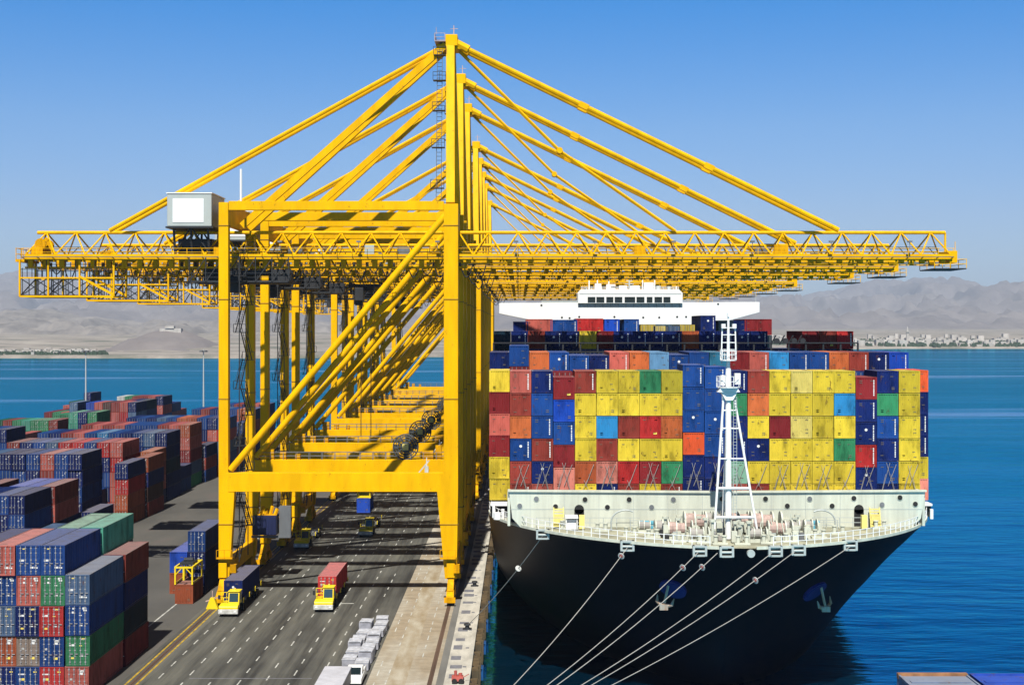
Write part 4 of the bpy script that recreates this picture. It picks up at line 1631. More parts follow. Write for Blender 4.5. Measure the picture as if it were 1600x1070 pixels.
# bridge
brg = SB()
Yb = 293.0
z_ = lambda py: CH - (py - VY) * Yb / F
x_ = lambda px: (px - VX) * Yb / F
brg.prism([(x_(780), z_(490)), (x_(862), z_(507)), (x_(1116), z_(507)), (x_(1187), z_(488)), (x_(1187), z_(472)), (x_(780), z_(473.5))], Yb, Yb + 6)
bridge = brg.build('bridge_wing', 'white_paint', bevel=.06)
b = SB()
b.box(x_(868), x_(1112), Yb + .8, Yb + 14, ZD - .1, z_(507))
b.build('accommodation_block', 'white_paint')
b = SB()
b.prism([(x_(903), z_(474)), (x_(1066), z_(474)), (x_(1066), z_(458)), (x_(1060), z_(452)), (x_(908), z_(452)), (x_(903), z_(458))], Yb - .7, Yb + 7)
wh = b.build('wheelhouse', 'white_paint', bevel=.05)
for x0p, x1p in ((918, 930), (931.5, 944), (947, 958), (960, 972), (975.5, 992), (994, 1006.5), (1010, 1019), (1022, 1034), (1036, 1047)):
    SB().box(x_(x0p), x_(x1p), Yb - .78, Yb - .66, z_(472.5), z_(464)).build('window', 'glass_dark', wh)
b = SB()
for px0, px1, py in ((930, 940, 443), (948, 962, 444), (968, 980, 446), (985, 1000, 446), (1007, 1022, 441)):
    b.box(x_(px0), x_(px1), Yb + 1, Yb + 3, z_(452) - .05, z_(py))
for px, py in ((921, 438), (934, 436), (952, 439), (1024, 436), (1058, 447), (1005, 437)):
    b.beam((x_(px), Yb + 1.5, z_(452)), (x_(px), Yb + 1.5, z_(py)), .22)
for py in (448, 450):
    b.beam((x_(908), Yb - .4, z_(py)), (x_(1060), Yb - .4, z_(py)), .07)
for px in range(908, 1062, 8):
    b.beam((x_(px), Yb - .4, z_(452)), (x_(px), Yb - .4, z_(448)), .07)
b.build('signal_masts', 'white_paint', wh)
b = SB()
b.beam((x_(985), Yb + 3, z_(452)), (x_(985), Yb + 3, z_(434)), .3)
for py, q in ((438, 5), (443, 7), (447, 4)):
    b.beam((x_(985 - q), Yb + 3, z_(py)), (x_(985 + q), Yb + 3, z_(py)), .16)
b.tube((x_(1030), Yb + 2, z_(452)), (x_(1030), Yb + 2, z_(446)), .5, 10)
b.tube((x_(1047), Yb + 2, z_(452)), (x_(1047), Yb + 2, z_(447)), .35, 10)
b.box(x_(955), x_(962), Yb + 1, Yb + 2, z_(450), z_(447))
b.build('radar_mast', 'house_grey', wh)
b = SB()
for py in (459.2, 474.6, 478):
    b.box(x_(905), x_(1064), Yb - .76 if py < 470 else Yb - .1, Yb - .6 if py < 470 else Yb + .2, z_(py) - .05, z_(py) + .05)
for px in range(906, 1064, 12):
    b.box(x_(px) - .04, x_(px) + .04, Yb - .1, Yb + .2, z_(480), z_(474.6))
b.build('deck_seams', 'house_grey', wh)  # thin grey bands and ticks across the wheelhouse and wing front
b = SB()
b.beam((x_(846), Yb + .2, z_(472)), (x_(903), Yb + .2, z_(472)), .25)
for py in (469.5, 471):
    b.beam((x_(846), Yb + .3, z_(py)), (x_(903), Yb + .3, z_(py)), .08)
    b.beam((x_(1066), Yb + .3, z_(py - 1)), (x_(1098), Yb + .3, z_(py - 1)), .08)
b.beam((x_(1182), Yb + 1, z_(472)), (x_(1182), Yb + 1, z_(458)), .08)
b.build('wing_railing', 'house_grey', bridge)
for px, py in ((878, 496), (890, 497), (905, 495), (960, 495), (1005, 496), (1030, 496), (1058, 495), (1072, 495), (1085, 495), (846, 477), (1122, 475)):
    p = at(px, py, Yb)
    SB().tube((p.x, Yb - .05, p.z), (p.x, Yb + .04, p.z), .22, 10).build('porthole', 'steel_dark', bridge)
# foremast
MX, MY = (1138 - VX) * 150 / F, 150.0
mz = lambda py: CH - (py - VY) * MY / F
mx = lambda px: (px - VX) * MY / F
b = SB()
b.tube((MX, MY, ZD), (MX, MY, mz(604)), .36, 14, r2=.3)
b.tube((MX, MY, mz(604)), (MX, MY, mz(575)), .34, 14, r2=.28)
b.tube((MX, MY, mz(575)), (MX, MY, mz(500)), .2, 10, r2=.12)
b.tube((MX, MY, mz(500)), (MX, MY, mz(486)), .09, 8)
b.prism([(mx(1120), mz(612)), (mx(1155), mz(612)), (mx(1150), mz(604)), (mx(1126), mz(604))], MY - .7, MY + .7)
b.prism([(mx(1133), mz(625)), (mx(1144), mz(625)), (mx(1152), mz(611)), (mx(1125), mz(611))], MY - .5, MY + .5)
mast = b.build('foremast', 'white_paint')
for s_, pxt, pxb in ((-1, 1131, 1114), (1, 1146, 1184)):
    SB().tube((mx(pxt), MY, mz(614)), (mx(pxb), MY - .6, ZD), .13, 8).build('mast_leg', 'white_paint', mast)
SB().tube((MX, MY + .2, mz(614)), (MX - .2, MY + 3.2, ZD), .13, 8).build('mast_leg', 'white_paint', mast)
b = SB()
for py in (641, 669, 716, 762, 807):
    t_ = (mz(614) - mz(py)) / (mz(614) - ZD)
    xa, xb = mx(1131) + (mx(1114) - mx(1131)) * t_, mx(1146) + (mx(1184) - mx(1146)) * t_
    b.tube((xa, MY - .6 * t_, mz(py)), (xb, MY - .6 * t_, mz(py)), .09 if py < 750 else .16, 6)
b.build('mast_rungs', 'white_paint', mast)
b = SB()
for py in range(620, 850, 5):
    b.beam((MX + .5, MY - .3, mz(py)), (MX + .85, MY - .3, mz(py)), .04)
for x in (.5, .85):
    b.beam((MX + x, MY - .3, mz(620)), (MX + x, MY - .3, ZD), .05)
b.build('mast_ladder', 'house_grey', mast)
b = SB()
for z0, r_ in ((604, 1.25), (562, .85)):
    z = mz(z0)
    b = SB()
    b.tube((MX, MY, z - .1), (MX, MY, z), r_, 14)
    for k in range(10):
        a = 2 * math.pi * k / 10
        b.beam((MX + r_ * math.cos(a), MY + r_ * math.sin(a), z), (MX + r_ * math.cos(a), MY + r_ * math.sin(a), z + 1.1), .06)
        c = 2 * math.pi * (k + 1) / 10
        for hh in (.55, 1.1):
            b.beam((MX + r_ * math.cos(a), MY + r_ * math.sin(a), z + hh), (MX + r_ * math.cos(c), MY + r_ * math.sin(c), z + hh), .05)
    b.build('mast_platform', 'white_paint', mast)
SB().box(mx(1147), mx(1156), MY - .5, MY + .2, mz(600), mz(583)).build('radar_box', 'white_paint', mast)
SB().tube((mx(1129), MY - .3, mz(602)), (mx(1129), MY - .3, mz(586)), .3, 10).build('radar_drum', 'white_paint', mast)
b = SB()
for px in (1127, 1150):
    b.beam((mx(px), MY, mz(562)), (mx(px) + (.1 if px < 1138 else -.1), MY, mz(507)), .13)
for py in (548, 535, 523, 512):
    b.beam((mx(1127), MY, mz(py)), (mx(1150), MY, mz(py)), .09)
b.box(mx(1127), mx(1133), MY - .3, MY + .3, mz(513), mz(506))
b.box(mx(1144), mx(1150), MY - .3, MY + .3, mz(513), mz(506))
b.box(MX - .12, MX + .12, MY - .2, MY + .2, mz(495), mz(489))
b.build('mast_lantern_frame', 'white_paint', mast)
# foredeck machinery
rnw = random.Random(4)


def winch(x, y, sc=1.0, red=False):
    b = SB()
    b.box(x - 1.3 * sc, x + 1.3 * sc, y - .6 * sc, y + .6 * sc, ZD - .1, ZD + .25)
    for k in (-1.1, -.35, .5, 1.15):
        b.tube((x + (k - .06) * sc, y, ZD + .95 * sc), (x + (k + .06) * sc, y, ZD + .95 * sc), .8 * sc, 14)
        b.box(x + (k - .08) * sc, x + (k + .08) * sc, y - .45 * sc, y + .45 * sc, ZD + .2, ZD + .8 * sc)
    b.box(x + 1.2 * sc, x + 1.75 * sc, y - .35 * sc, y + .35 * sc, ZD, ZD + 1.2 * sc)
    wo = b.build('mooring_winch', 'breakwater_paint')
    b = SB()
    b.tube((x - 1.03 * sc, y, ZD + .95 * sc), (x - .4 * sc, y, ZD + .95 * sc), .62 * sc, 12)
    b.tube((x - .3 * sc, y, ZD + .95 * sc), (x + .44 * sc, y, ZD + .95 * sc), .52 * sc, 12)
    b.build('rope_drum', 'rope_red' if red else 'rope_pale', wo)


for px, Y, sc, red in ((1040, 152.5, .8, 0), (1062, 150.2, .9, 1), (1092, 153.5, 1.15, 1), (1092, 148.3, .7, 0), (1118, 156, 1.0, 0), (1196, 153.5, 1.15, 1),
                       (1218, 150.2, .9, 1), (1240, 152.2, .8, 0), (1182, 148.3, .7, 0), (1160, 156, 1.0, 1), (1262, 154.5, .7, 0), (1010, 155, .6, 0)):
    winch((px - VX) * Y / F, Y, sc * 1.25, red)
for px, Y in ((1100, 147.2), (1060, 148), (1125, 146.6), (1160, 146.5), (1200, 147.2), (1235, 148.2), (1280, 151), (1020, 151.2), (985, 153), (940, 156), (1310, 154), (1375, 158), (885, 158)):
    X = (px - VX) * Y / F
    b = SB()
    for q in (-.45, .45):
        b.tube((X + q, Y, ZD - .1), (X + q, Y, ZD + .75), .22, 10)
        b.tube((X + q, Y, ZD + .75), (X + q, Y, ZD + .85), .3, 10)
    b.box(X - .8, X + .8, Y - .3, Y + .3, ZD - .1, ZD + .08)
    b.build('mooring_bitts', 'breakwater_paint')
for k in range(90):
    px = 1138 + rnw.choice([-1, 1]) * rnw.uniform(6, 125)
    Y = rnw.uniform(147.5, 156)
    X = (px - VX) * Y / F
    if abs(X - SXC) > hull_half(ZD, Y) - 1.2:
        continue
    h = rnw.uniform(.4, 2.1)
    b = SB()
    if k % 3 == 0:
        b.tube((X, Y, ZD), (X, Y, ZD + h), .16, 8)
        b.tube((X, Y, ZD + h), (X, Y, ZD + h + .25), .34, 8)
    elif k % 3 == 1:
        b.box(X - .3, X + .3, Y - .25, Y + .25, ZD, ZD + h * .8)
    else:
        b.beam((X, Y, ZD), (X + rnw.uniform(-.5, .5), Y, ZD + h + .5), .1)
    b.build(('vent_pipe', 'fitting_box', 'davit_post')[k % 3], 'breakwater_paint')
for k in range(44):
    px = 1138 + rnw.choice([-1, 1]) * rnw.uniform(10, 115)
    Y = rnw.uniform(148, 156)
    X = (px - VX) * Y / F
    if abs(X - SXC) > hull_half(ZD, Y) - 1.2:
        continue
    b = SB()
    b.box(X - .25, X + .25, Y - .2, Y + .2, ZD, ZD + rnw.uniform(.3, .9))
    b.build('deck_box', ['steel_grey', 'steel_dark', 'rope_pale', 'house_grey'][k % 4])
for px, Y in ((1018, 156.2), (1262, 156.5)):
    X = (px - VX) * Y / F
    b = SB()
    b.box(X - 1.3, X + 1.3, Y, Y + .8, ZD, ZD + .7)
    b.box(X - 1.35, X + 1.35, Y - .05, Y + .85, ZD + .7, ZD + .95)
    b.build('covered_locker', 'tarp_blue')
for px in (873, 1368):
    X = (px - VX) * 158.4 / F
    b = SB()
    for q in (-.55, .55):
        b.beam((X + q, 158.2, ZD), (X + q, 158.9, ZD + 2.2), .12)
    for k in range(7):
        b.beam((X - .55, 158.2 + .1 * k, ZD + .3 * k + .2), (X + .55, 158.2 + .1 * k, ZD + .3 * k + .2), .14)
    b.box(X - .5, X + .5, 158.3, 158.9, ZD, ZD + 1.3)
    b.build('access_ladder', 'ladder_yellow')
for px in (909, 1350):
    X = (px - VX) * 157.6 / F
    SB().box(X - .3, X + .3, 157.3, 157.9, ZD, ZD + 1.5).build('valve_box', 'ladder_yellow')
X = (893 - VX) * 157.2 / F
b = SB()
b.box(X - .7, X + .7, 156.6, 158.0, ZD + 1.25, ZD + 1.5)
for q in (-.6, .6):
    b.beam((X + q, 156.8, ZD), (X + q, 156.8, ZD + 1.3), .1)
b.box(X - .5, X + .5, 157, 157.8, ZD, ZD + 1.1)
b.build('deck_shelter', 'white_paint')
for px0, px1, Y in ((838, 1000, 157.6), (1270, 1350, 157.8), (985, 1035, 155.4), (1245, 1310, 155.6)):
    xa, xb = (px0 - VX) * Y / F, (px1 - VX) * Y / F
    b = SB()
    for z in (.65, 1.2):
        b.beam((xa, Y, ZD + z), (xb, Y, ZD + z), .06)
    x = xa
    while x <= xb:
        b.beam((x, Y, ZD), (x, Y, ZD + 1.2), .07)
        x += 1.5
    b.build('inner_railing', 'house_grey')
for px, s_ in ((955, 1), (1305, -1)):                  # curved davit arms
    Y = 156.5
    X = (px - VX) * Y / F
    pts = [(X + s_ * 1.6 * (1 - math.cos(a)), Y, ZD + .9 + 1.3 * math.sin(a)) for a in [k * math.pi / 12 for k in range(9)]]
    b = SB()
    b.tube((X, Y, ZD), pts[0], .1, 6)
    for p, q in zip(pts, pts[1:]):
        b.tube(p, q, .1, 6)
    b.build('davit', 'teal_paint' if 'teal_paint' in MATS else 'house_grey')
# fairleads hung over the bow edge
for px in (848, 980, 1093, 1135, 1211, 1247, 1328):
    X, Y = edge_pt(px)
    ang = math.atan2(X - SXC, 60)
    b = SB()
    for q in (-.62, .62):
        b.box(X + q - .11, X + q + .11, Y - .4, Y + .3, ZD - .85, ZD + .2)
    b.box(X - .73, X + .73, Y - .36, Y + .4, ZD + .03, ZD + .2)
    b.box(X - .73, X + .73, Y - .36, Y + .2, ZD - .9, ZD - .72)
    b.tube((X - .55, Y - .2, ZD - .4), (X + .55, Y - .2, ZD - .4), .13, 8)
    b.build('fairlead', 'house_grey')
X, Y = edge_pt(1173)
SB().tube((X, Y - .35, ZD - .5), (X, Y + .2, ZD - .5), .4, 12).build('centre_chock', 'house_grey')


def hull_hit(px, py):
    Y = 140.0
    while Y < 260:
        p = at(px, py, Y)
        if abs(p.x - SXC) <= hull_half(p.z, Y):
            return p
        Y += .05
    return p


for px, py, s_ in ((1052, 918, -1), (1272, 922, 1)):
    p = hull_hit(px, py)
    e = .3
    hx = hull_half(p.z, p.y + e) - hull_half(p.z, p.y - e)
    hz = hull_half(p.z + e, p.y) - hull_half(p.z - e, p.y)
    nrm = Vector((s_ * 2 * e, -hx, -hz)).normalized()
    b = SB()
    b.tube(p - nrm * .5, p + nrm * .28, 1.5, 20)
    b.tube(p + nrm * .28, p + nrm * .34, 1.2, 20)
    b.build('anchor_pocket', 'anchor_blue')
    a = p + nrm * .75 + Vector((s_ * .55, 0, -.1))
    up = Vector((-s_ * .22, 0, 1)).normalized()
    sd = up.cross(nrm).normalized()
    b = SB()
    b.beam(a - up * 1.2, a + up * 1.7, .26, .26)
    crown = a - up * 1.3
    b.prism([(0, 0)] * 3, 0, 0) if False else None
    for q in (-1, 1):
        b.tube(crown, crown + sd * q * .8 + up * .35, .24, 8, r2=.17)
        b.tube(crown + sd * q * .8 + up * .3, crown + sd * q * .92 + up * 1.1, .2, 8, r2=.05)
    b.box(crown.x - .45, crown.x + .45, crown.y - .3, crown.y + .3, crown.z - .35, crown.z + .25)
    b.build('anchor', 'anchor_steel')

# mooring ropes
MRG = 'mooring ropes from the bow to the quay'
ROPE = [(848, (-6.4, 174.0, .45), 28, "short mooring rope from the bow's quayside corner down to the quay bollard"),
        (980, (-7.35, 118.2, .5), 8, "leftmost long mooring rope with white rat guard near the deck edge"),
        (1090, (-7.25, 118.1, .5), 14, "mooring rope with small rat guard, second of the long ropes from the left"),
        (1120, (-7.15, 118.0, .5), 13, "mooring rope with red and white rat guard left of the ship's stem"),
        (1205, (-7.05, 117.9, .5), 0, "plain mooring rope without guard just right of the ship's stem"),
        (1240, (-6.95, 117.8, .5), 26, "mooring rope with rat guard hanging right of the ship's stem"),
        (1326, (-6.85, 117.7, .5), 0, "rightmost mooring rope crossing below all the others to the quay")]
for k, (px, q, gd, lab) in enumerate(ROPE):
    X, Y = edge_pt(px)
    p = Vector((X, Y - .45, ZD - .45))
    q = Vector(q)
    n_ = 18
    pts = []
    for i in range(n_ + 1):
        t_ = i / n_
        e = p.lerp(q, t_)
        e.z -= (1.1 if k else .5) * 4 * t_ * (1 - t_)
        pts.append(e)
    base = pts[0].copy()
    mb = MB()
    for a, c in zip(pts, pts[1:]):
        mb.tube(a - base, c - base, .04, 6)
    o = tag(mb.build('mooring_rope', 'rope_pale'), lab, 'mooring rope', MRG)
    o.location = base
    if gd:
        t_ = gd / 200 if k else .3
        e = p.lerp(q, t_)
        e.z -= (1.1 if k else .5) * 4 * t_ * (1 - t_)
        d = (q - p).normalized()
        mb = MB()
        e = e - base
        mb.tube(e - d * .03, e + d * .03, .36, 14, 0)
        mb.tube(e + d * .03, e + d * .08, .2, 12, 1)
        mb.build('rat_guard', ['bumper_white', 'red_paint'], o)

# ------------------------------------------------------------------ quay furniture
BG = 'bollards along the quay edge'


def bollard(x, y, lab):
    mb = MB()
    mb.box(-.55, .55, -.45, .45, .01, .1)
    mb.tube((0, 0, .1), (0, 0, .5), .3, 12, r2=.24)
    mb.tube((0, 0, .5), (0, 0, .72), .42, 12, r2=.36)
    mb.tube((-.42, 0, .58), (.42, 0, .58), .14, 8)
    o = tag(mb.build('bollard', 'steel_dark'), lab, 'bollard', BG)
    o.location = (x, y, 0)
    return o


bollard(-6.4, 203, "dark bollard on the quay edge just past the nearest crane's waterside leg")
bollard(-6.4, 174, "dark bollard holding the short mooring rope on the quay edge")
bollard(-7.1, 118, "bollard at the near end of the quay where the long ropes meet")
FG = 'fenders along the quay wall'
for k in range(12):
    y = 146 + 12.5 * k
    f = empty('quay_fender', (-5.2, y, -1.2), None, 'fender', FG)
    f['label'] = "rust brown quay fender with blue face panel, in the row along the water"
    mb = MB()
    mb.box(.02, .75, -4.6, 4.6, -1.6, .95)
    for q in (-4.2, -2, 0, 2, 4.2):
        mb.box(.75, .9, q - .12, q + .12, -1.6, .95)
    mb.build('fender_frame', 'fender_rust', f)
    mb = MB()
    mb.box(.92, 1.2, -1.0, 1.0, -1.0, .25)
    mb.build('face_panel', 'fender_blue', f)
    for q in (-1, 1):
        MB().tube((0, 3 * q, 1.1), (1.05, q, .2), .05, 5).build('chain', 'steel_dark', f)
nearf = [o for o in bpy.data.objects if o.name.startswith('quay_fender')]
# red hydrant cart
t = empty('hydrant_cart', (-6.35, 147.6, 0), "small red hydrant cart on the quay edge in the foreground", 'hydrant')
MB().box(-.7, .5, -.5, .5, .3, .75).build('box', 'red_paint', t)
mb = MB()
mb.tube((-.3, 0, .75), (-.3, 0, 1.3), .16, 8)
mb.tube((.2, 0, .75), (.2, 0, 1.05), .2, 8)
mb.beam((.5, 0, .6), (1.1, 0, .95), .07)
mb.build('valve', 'red_paint', t)
for q in (-.4, .3):
    MB().tube((q, -.55, .3), (q, .55, .3), .29, 10).build('wheel', 'tyre', t)

# white gear bins along the apron
BNG = 'white gear bins in two rows beside the quay apron'
rnb = random.Random(9)
bl = []
for k in range(8):
    bl.append((-17.05 + rnb.uniform(-.1, .1), 152.5 + 3.3 * k, 0))
for k in range(6):
    bl.append((-18.75 + rnb.uniform(-.15, .15), 154.6 + 3.35 * k, 1))
for i, (x, y, r_) in enumerate(bl):
    row = 'right' if r_ == 0 else 'left'
    idx = sum(1 for q in bl[:i] if q[2] == r_)
    t = empty('gear_bin', (x, y, 0), f"white open gear bin, {ORD[idx]} from the camera in the {row} row", 'bin', BNG, rnb.uniform(-.06, .06))
    wd, ln, h = 1.45, 2.2 + rnb.uniform(0, .5), .75 + rnb.uniform(0, .6)
    mb = MB()
    mb.box(-wd / 2, wd / 2, 0, ln, .12, .2)
    for s_ in (-1, 1):
        mb.box(min(s_ * wd / 2, s_ * (wd / 2 - .07)), max(s_ * wd / 2, s_ * (wd / 2 - .07)), 0, ln, .2, h)
        mb.box(-wd / 2 + .07, wd / 2 - .07, 0 if s_ < 0 else ln - .07, .07 if s_ < 0 else ln, .2, h)
        for q in (.5, 1.3, 2.1):
            mb.box(min(s_ * wd / 2, s_ * (wd / 2 + .04)), max(s_ * wd / 2, s_ * (wd / 2 + .04)), q - .06, q + .06, .12, h)
    mb.build('body', 'bin_white', t)
    mb = MB()
    mb.box(-wd / 2 - .03, wd / 2 + .03, -.03 + (.5 if i % 3 == 1 else 0), ln + .03, h, h + .07)
    for q in (.7, 1.5, 2.2):
        mb.box(-wd / 2, wd / 2, q, q + .1, h + .07, h + .11)
    mb.build('lid', 'bin_lid', t)
    mb = MB()
    for q in (.4, 2.2):
        mb.box(-wd / 2 + .1, wd / 2 - .1, q - .1, q + .1, .01, .12)
    mb.build('skid', 'steel_dark', t)
# white pickup at the near end of the bins
t = empty('pickup_truck', (-17.2, 145.6, 0), "white pickup truck at the near end of the row of white bins", 'pickup')
mb = MB()
mb.prismx([(0, .4), (5, .4), (5, 1.05), (3.2, 1.05), (2.9, 1.05), (1.3, 1.0), (0, .9)], -.88, .88)
mb.box(-.88, -.8, 3.1, 5, 1.05, 1.25)
mb.box(.8, .88, 3.1, 5, 1.05, 1.25)
body = mb.build('body', 'white_paint', t, bevel=.05)
mb = MB()
mb.prismx([(1.2, 1.0), (3.1, 1.0), (3.0, 1.72), (1.95, 1.74)], -.78, .78)
mb.build('cab', 'white_paint', t, bevel=.04)
MB().add([(-.7, 1.24, 1.06), (.7, 1.24, 1.06), (.66, 1.88, 1.68), (-.66, 1.88, 1.68)], [(0, 1, 2, 3)]).build('windscreen', 'glass_dark', t)
MB().box(.785, .8, 1.75, 2.9, 1.15, 1.6).build('side_window', 'glass_dark', t)
for x in (-.75, .75):
    for y in (.9, 4.0):
        MB().tube((x - .12, y, .38), (x + .12, y, .38), .38, 14).build('wheel', 'tyre', t)
# covered trailer in the foreground and a flat rack behind it
t = empty('covered_trailer', (-18.45, 131.3, 0), "trailer with pale roof and dark blue sides cut by the lower frame edge", 'trailer')
MB().box(-1.3, 1.3, 0, 12.4, 1.0, 2.55).build('body', 'navy_panel', t, bevel=.05)
MB().box(-1.36, 1.36, -.1, 12.5, 2.55, 2.68).build('roof', 'tarp_pale', t)
for y in (2, 3.4, 10.6):
    for x in (-1.0, 1.0):
        MB().tube((x - .25, y, .5), (x + .25, y, .5), .5, 14).build('wheel', 'tyre', t)
t = empty('flat_rack', (-19.4, 146.4, 0), "low pale green flat rack on the road beside the white bins", 'flat rack')
MB().box(-1.2, 1.2, 0, 5.0, .35, .5).build('platform', 'flat_green', t)
mb = MB()
for y in (.3, 2.5, 4.7):
    mb.box(-1.1, 1.1, y - .1, y + .1, .02, .35)
mb.build('skid', 'steel_grey', t)

# ------------------------------------------------------------------ terminal trucks
TKG = 'yellow terminal trucks on the quay road'


def truck(x, y, lab, trailer=12.4, dark=False):
    t = empty('terminal_truck', (x, y, 0), lab, 'truck', TKG)
    ch = MB()
    ch.box(-.5, .5, .5, 5.2, .65, .95)
    ch.box(-1.1, 1.1, 3.9, 5.0, .95, 1.3)
    ch.build('chassis', 'steel_dark', t)
    mb = MB()
    mb.box(-1.27, 1.27, -.12, .35, .38, .98)
    bo = mb.build('bumper', 'bumper_white', t, bevel=.05)
    for s_ in (-1, 1):
        MB().box(s_ * .9 - .16, s_ * .9 + .16, -.16, -.12, .62, .82).build('headlight', 'white_paint', t)
    mb = MB()
    mb.prismx([(.1, .98), (1.5, .98), (1.5, 1.55), (.35, 1.45), (.1, 1.3)], -1.22, 1.22)
    mb.box(-1.2, -.35, 1.5, 3.4, .95, 1.5)
    mb.build('hood', 'truck_yellow', t, bevel=.05)
    mb = MB()
    mb.prismx([(1.02, 1.5), (2.75, 1.4), (2.75, 2.98), (1.35, 3.02)], -.22, 1.22)
    cabo = mb.build('cab', 'truck_yellow', t, bevel=.06)
    MB().box(-.28, 1.28, 1.2, 2.85, 3.02, 3.12).build('cab_roof', 'truck_yellow', t, bevel=.04)
    MB().add([(-.08, 1.04, 1.75), (1.08, 1.04, 1.75), (1.06, 1.27, 2.85), (-.06, 1.27, 2.85)], [(0, 1, 2, 3)]).build('windscreen', 'glass_blue', cabo)
    MB().box(1.222, 1.235, 1.5, 2.5, 1.9, 2.8).build('side_window', 'glass_blue', cabo)
    mb = MB()
    for x_0 in (-1.15, -.5):
        mb.beam((x_0, 1.6, 1.5), (x_0, 1.6, 2.9), .07)
    mb.beam((-1.15, 1.6, 2.9), (-.3, 1.6, 2.9), .07)
    mb.beam((-1.15, 1.6, 2.2), (-.3, 1.6, 2.2), .07)
    mb.build('guard_rail', 'truck_yellow', t)
    mb = MB()
    mb.beam((-.25, 1.2, 2.6), (-1.35, 1.0, 2.5), .06)
    mb.box(-1.5, -1.2, .95, 1.05, 2.1, 2.65)
    mb.box(1.32, 1.5, .95, 1.05, 2.1, 2.65)
    mb.build('mirrors', 'steel_dark', t)
    MB().tube((.5, 2.0, 3.12), (.5, 2.0, 3.38), .12, 10).build('beacon', 'mark_label', t)
    for yy in (.95, 4.3):
        for s_ in (-1, 1):
            MB().tube((s_ * .98 - .2, yy, .5), (s_ * .98 + .2, yy, .5), .5, 16).build('wheel', 'tyre', t)
    if trailer:
        mb = MB()
        for s_ in (-.55, .55):
            mb.box(s_ - .12, s_ + .12, 3.4, 3.4 + trailer + .3, 1.0, 1.46)
        for q in range(7):
            yy = 3.5 + trailer * q / 6
            mb.box(-1.22, 1.22, yy - .12, yy + .12, 1.2, 1.44)
        tb_ = mb.build('trailer_bed', 'steel_grey', t)
        mb = MB()
        for q in (0, .33, .66, 1):
            yy = 3.5 + trailer * q
            for s_ in (-1, 1):
                mb.prismx([(yy - .14, 1.2), (yy + .14, 1.2), (yy + .14, 1.85), (yy - .14, 1.7)], s_ * 1.3 - .05, s_ * 1.3 + .05)
        mb.build('corner_guide', 'truck_yellow', tb_)
        for yy in (3.4 + trailer - 2.6, 3.4 + trailer - 1.3):
            for s_ in (-1, 1):
                MB().tube((s_ * .95 - .28, yy, .5), (s_ * .95 + .28, yy, .5), .5, 14).build('trailer_wheel', 'tyre', t)
    return t


truck(-25.6, 184.1, "yellow terminal truck carrying the red container down the middle lane")
truck(-37.45, 181.2, "yellow terminal truck carrying the navy container beside the landside leg")
truck(-27.3, 250.5, "yellow terminal truck with empty trailer in the shade under the cranes")
truck(-36.6, 236.5, "yellow terminal truck in deep shade beside the landside legs of the second crane")
# the brown container behind the blue truck rides nothing; a yellow lifting frame stands on the orange one
t = empty('lifting_frame', (-45.2, 189.7, 2.62), "yellow open lifting frame standing on the short orange brown container", 'lifting frame')
mb = MB()
for x in (-1.15, 1.15):
    for y in (.1, 5.95):
        mb.beam((x, y, 0), (x, y, 2.3), .2)
    mb.beam((x, .1, 2.3), (x, 5.95, 2.3), .24)
    mb.beam((x, .1, .15), (x, 5.95, .15), .16)
    mb.beam((x, .1, 1.2), (x, 3, 2.3), .12)
    mb.beam((x, 5.95, 1.2), (x, 3, 2.3), .12)
for y in (.1, 3, 5.95):
    mb.beam((-1.15, y, 2.3), (1.15, y, 2.3), .22)
mb.beam((0, .1, .6), (0, .1, 2.3), .24)
mb.beam((-1.15, .1, 1.3), (-.3, .1, 2.2), .12)
mb.beam((1.15, .1, 1.3), (.3, .1, 2.2), .12)
mb.build('frame', 'truck_yellow', t)
mb = MB()
mb.box(-.9, .9, 1.6, 4.4, 2.42, 2.7)
mb.tube((-.6, 3, 2.9), (.6, 3, 2.9), .3, 10)
mb.build('head_block', 'steel_dark', t)
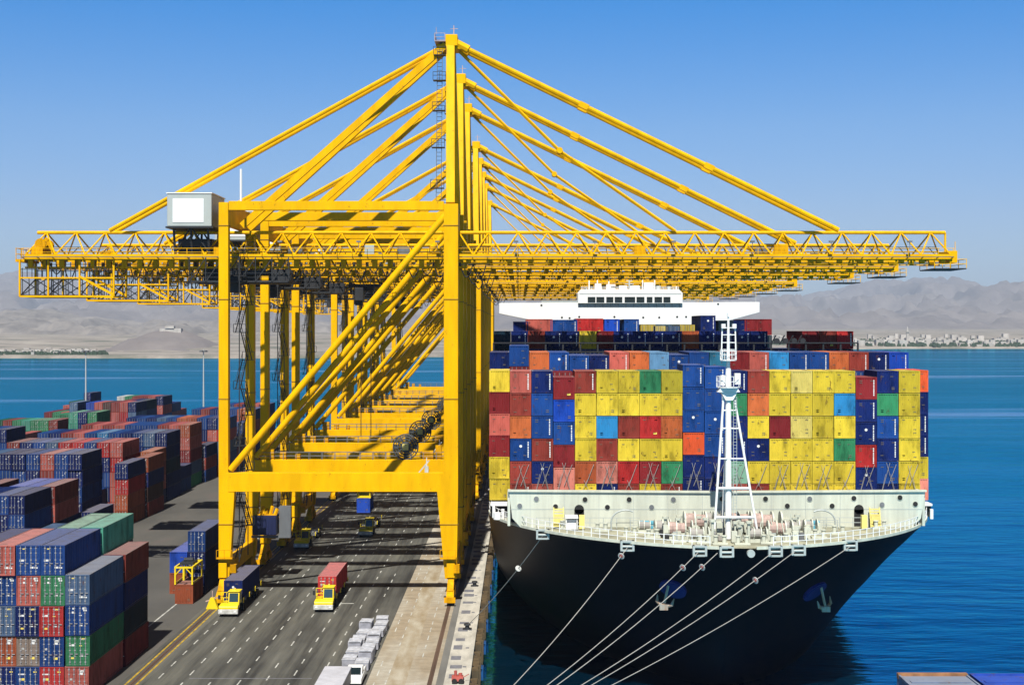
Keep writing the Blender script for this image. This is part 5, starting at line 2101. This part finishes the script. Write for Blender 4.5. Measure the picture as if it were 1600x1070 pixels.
# yellow gate post by the rail near the blue truck
t = empty('rail_stop', (-40.6, 186.5, 0), "yellow rail stop by the landside crane rail behind the blue truck", 'rail stop')
mb = MB()
mb.prism([(-.8, .05), (.8, .05), (.25, 1.5), (-.25, 1.5)], -.4, .4)
mb.build('block', 'truck_yellow', t)
mb = MB()
mb.beam((0, 0, 1.4), (0, 0, 2.4), .12)
mb.beam((-.9, 0, 1.0), (.9, 0, 1.6), .14)
mb.build('arm', 'rope_red', t)

# yard light masts
LG = 'tall light masts in the yard'
for px, by, ty, Y, lab in ((134, 680, 546, 482, "tall pale light mast rising from the left part of the yard"),
                           (318, 640, 546, 506, "tall thin light mast just left of the nearest crane's landside leg")):
    X = (px - VX) * Y / F
    ht = CH - (ty - VY) * Y / F
    t = empty('light_mast', (X, Y, 0), lab, 'light mast', LG)
    MB().tube((0, 0, 0), (0, 0, ht), .34, 10, r2=.16).build('pole', 'lamp_pole', t)
    mb = MB()
    mb.tube((0, 0, ht - .5), (0, 0, ht - .35), 1.3, 12)
    for k in range(6):
        a = k * math.pi / 3
        mb.box(1.3 * math.cos(a) - .25, 1.3 * math.cos(a) + .25, 1.3 * math.sin(a) - .25, 1.3 * math.sin(a) + .25, ht - .9, ht - .5)
    mb.build('lamp_ring', 'steel_grey', t)

# neighbouring vessel under the containers in the lower right corner
t = empty('neighbour_vessel', (21, 40, WZ), "dark hull of the neighbouring vessel below the lower right corner containers", 'ship')
MB().prism([(-8.6, -1.5), (8.6, -1.5), (9.2, 20), (-9.2, 20)], -34, 10.6).build('hull', 'hull_navy', t)
MB().box(-8.2, 8.2, -33, 10, 20.0, 20.09).build('deck', 'deck_paint', t)

# ------------------------------------------------------------------ air
HAZE = True
if HAZE:
    m = bpy.data.materials.new('haze_air')
    m.use_nodes = True
    nt = m.node_tree
    for n_ in list(nt.nodes):
        if n_.type == 'BSDF_PRINCIPLED':
            nt.nodes.remove(n_)
    out = [n_ for n_ in nt.nodes if n_.type == 'OUTPUT_MATERIAL'][0]
    pv = nt.nodes.new('ShaderNodeVolumePrincipled')
    pv.inputs['Color'].default_value = (.66, .80, 1, 1)
    pv.inputs['Density'].default_value = .00005
    pv.inputs['Anisotropy'].default_value = .0
    nt.links.new(pv.outputs[0], out.inputs['Volume'])
    mb = MB()
    mb.box(-12500, 12500, -400, 20500, -8, 800)
    o = mb.build('haze', [m])
    tag(o, kind='stuff')
